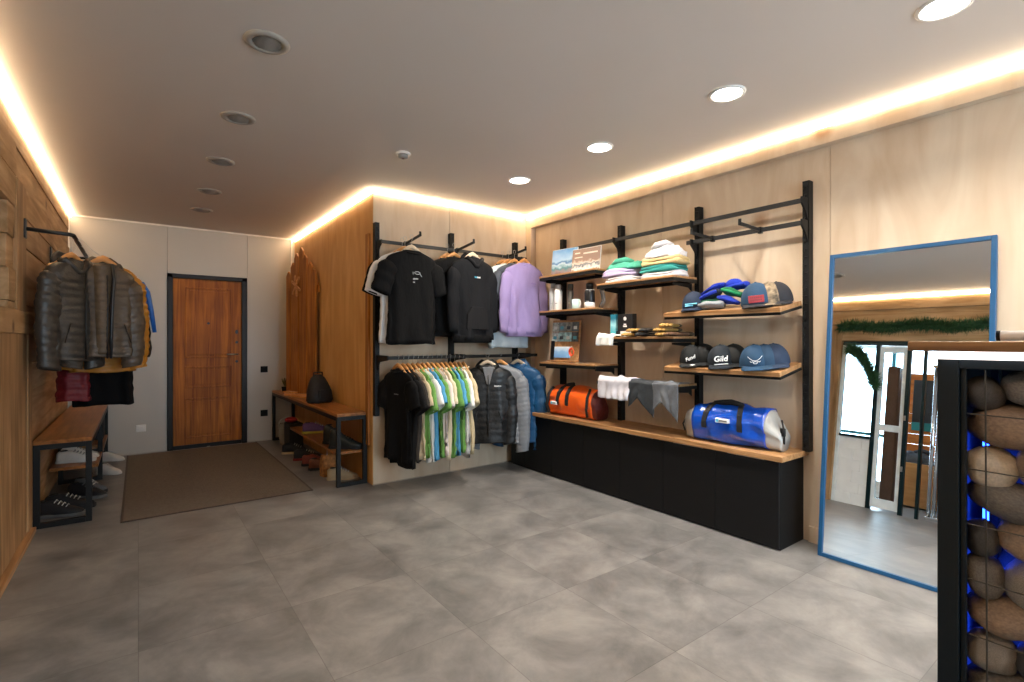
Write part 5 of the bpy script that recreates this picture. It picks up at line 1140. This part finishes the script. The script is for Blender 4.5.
# timber prop, dark board and dresser inside the vestibule
b = MB(); b.box(-1.75, -1.62, 2.42, 2.56, 0, 1.9); tag(b.build('timber_post', mat('brown_timber', '#6e4632', 0.6), bevel=0.01), 'brown timber post seen in the mirror through the glass door', 'post')
t = thing('notice_board', 'dark board with teal lower edge on the orange planks in the mirror', 'board', (-2.565, 2.36, 1.1))
b = MB(); b.box(-0.012, 0.012, -0.14, 0.14, 0.12, 0.75); b.build('panel', mat('dark_slate_board', '#2a2c30', 0.5), t); b = MB(); b.box(-0.013, 0.014, -0.14, 0.14, 0.0, 0.119); b.build('lower_band', mat('teal_band', '#1f7f80', 0.5), t)
b = MB(); b.box(-2.55, -2.2, 2.1, 2.62, 0.02, 0.62); tag(b.build('storage_crate', wood('pale_crate_ply', '#c98f58', '#dba56a', 'y', 0.5), bevel=0.01), 'orange plywood box under the board in the mirror', 'box')
rumpled((-2.36, 2.36, 0.62), 0, 0.14, 0.2, 0.18, cotton('grey_jacket_heap', '#5c5f66'), 'grey jacket heaped on the plywood box in the mirror', name='heaped_jacket', cat='jacket', seed=12, bumps=0.03)
# chrome tube radiator on the left wall by the opening
t = thing('tube_radiator', 'shiny vertical tube radiator seen at the right of the mirror', 'radiator', (XL + 0.06, 1.70, 0.0))
CH = mat('polished_chrome', '#dfe6ee', 0.08, 1.0, var=0.01)
for i in range(5):
    b = MB(); b.tube([(0, -0.12 + i * 0.045, 0.06), (0, -0.12 + i * 0.045, 1.74)], 0.016, 14); b.build('tube', CH, t, True)
b = MB(); b.box(-0.03, 0.02, -0.14, 0.09, 0.03, 0.06); b.box(-0.03, 0.02, -0.14, 0.09, 1.74, 1.77); b.build('header', CH, t, bevel=0.004)
# pine garlands
def garland(pts, label, r, seed, n=900):
    t = thing('pine_garland', label, 'garland', pts[0]); P0 = Vector(pts[0]); P = [Vector(p) - P0 for p in pts]
    b = MB(); b.tube(P, 0.012, 6); b.build('stem', mat('garland_stem', '#26341c', 0.8), t)
    b = MB(); rnd = random.Random(seed)
    for i in range(n):
        u = rnd.random() * (len(P) - 1); k = int(u); c = P[k].lerp(P[k + 1], u - k); d = Vector((rnd.gauss(0, 1), rnd.gauss(0, 1), rnd.gauss(0, 1))).normalized(); L_ = r * rnd.uniform(.6, 1.15)
        e_ = c + d * L_; s_ = d.orthogonal().normalized() * .006; q = d.cross(s_).normalized() * .006
        v = [b.bm.verts.new(c + s_), b.bm.verts.new(c - s_), b.bm.verts.new(e_ + q * .3), b.bm.verts.new(c + q)]
        b.face([v[0], v[1], v[2]]); b.face([v[1], v[3], v[2]]); b.face([v[3], v[0], v[2]])
    o = b.build('needles', mat('pine_green', '#2b4f28', 0.7, var=0.4, scale=30), t); o['kind'] = 'stuff'
garland([(XL + 0.06, 1.1 + i * 0.14, 2.235 + 0.02 * math.sin(i * 1.3)) for i in range(13)], 'long green pine garland along the beam seen in the mirror', 0.115, 5, 5000)
garland([(XL + 0.05, 2.66 - i * 0.045, 1.95 - 0.008 * i * i * 1.2) for i in range(8)], 'short green pine garland curving down a post in the mirror', 0.11, 6, 2400)
t = thing('sign_plate', 'small dark sign with white letters above the opening in the mirror', 'sign', (XL + 0.045, 1.72, 2.035))
b = MB(); b.box(0, 0.01, -0.14, 0.14, -0.03, 0.022); b.build('board', mat('sign_dark', '#4c4a47', 0.5), t)
b = MB()
for i in range(7): b.box(0.0102, 0.014, -0.09 + i * 0.026, -0.075 + i * 0.026, -0.018, 0.012)
b.build('lettering', PAPER, t)
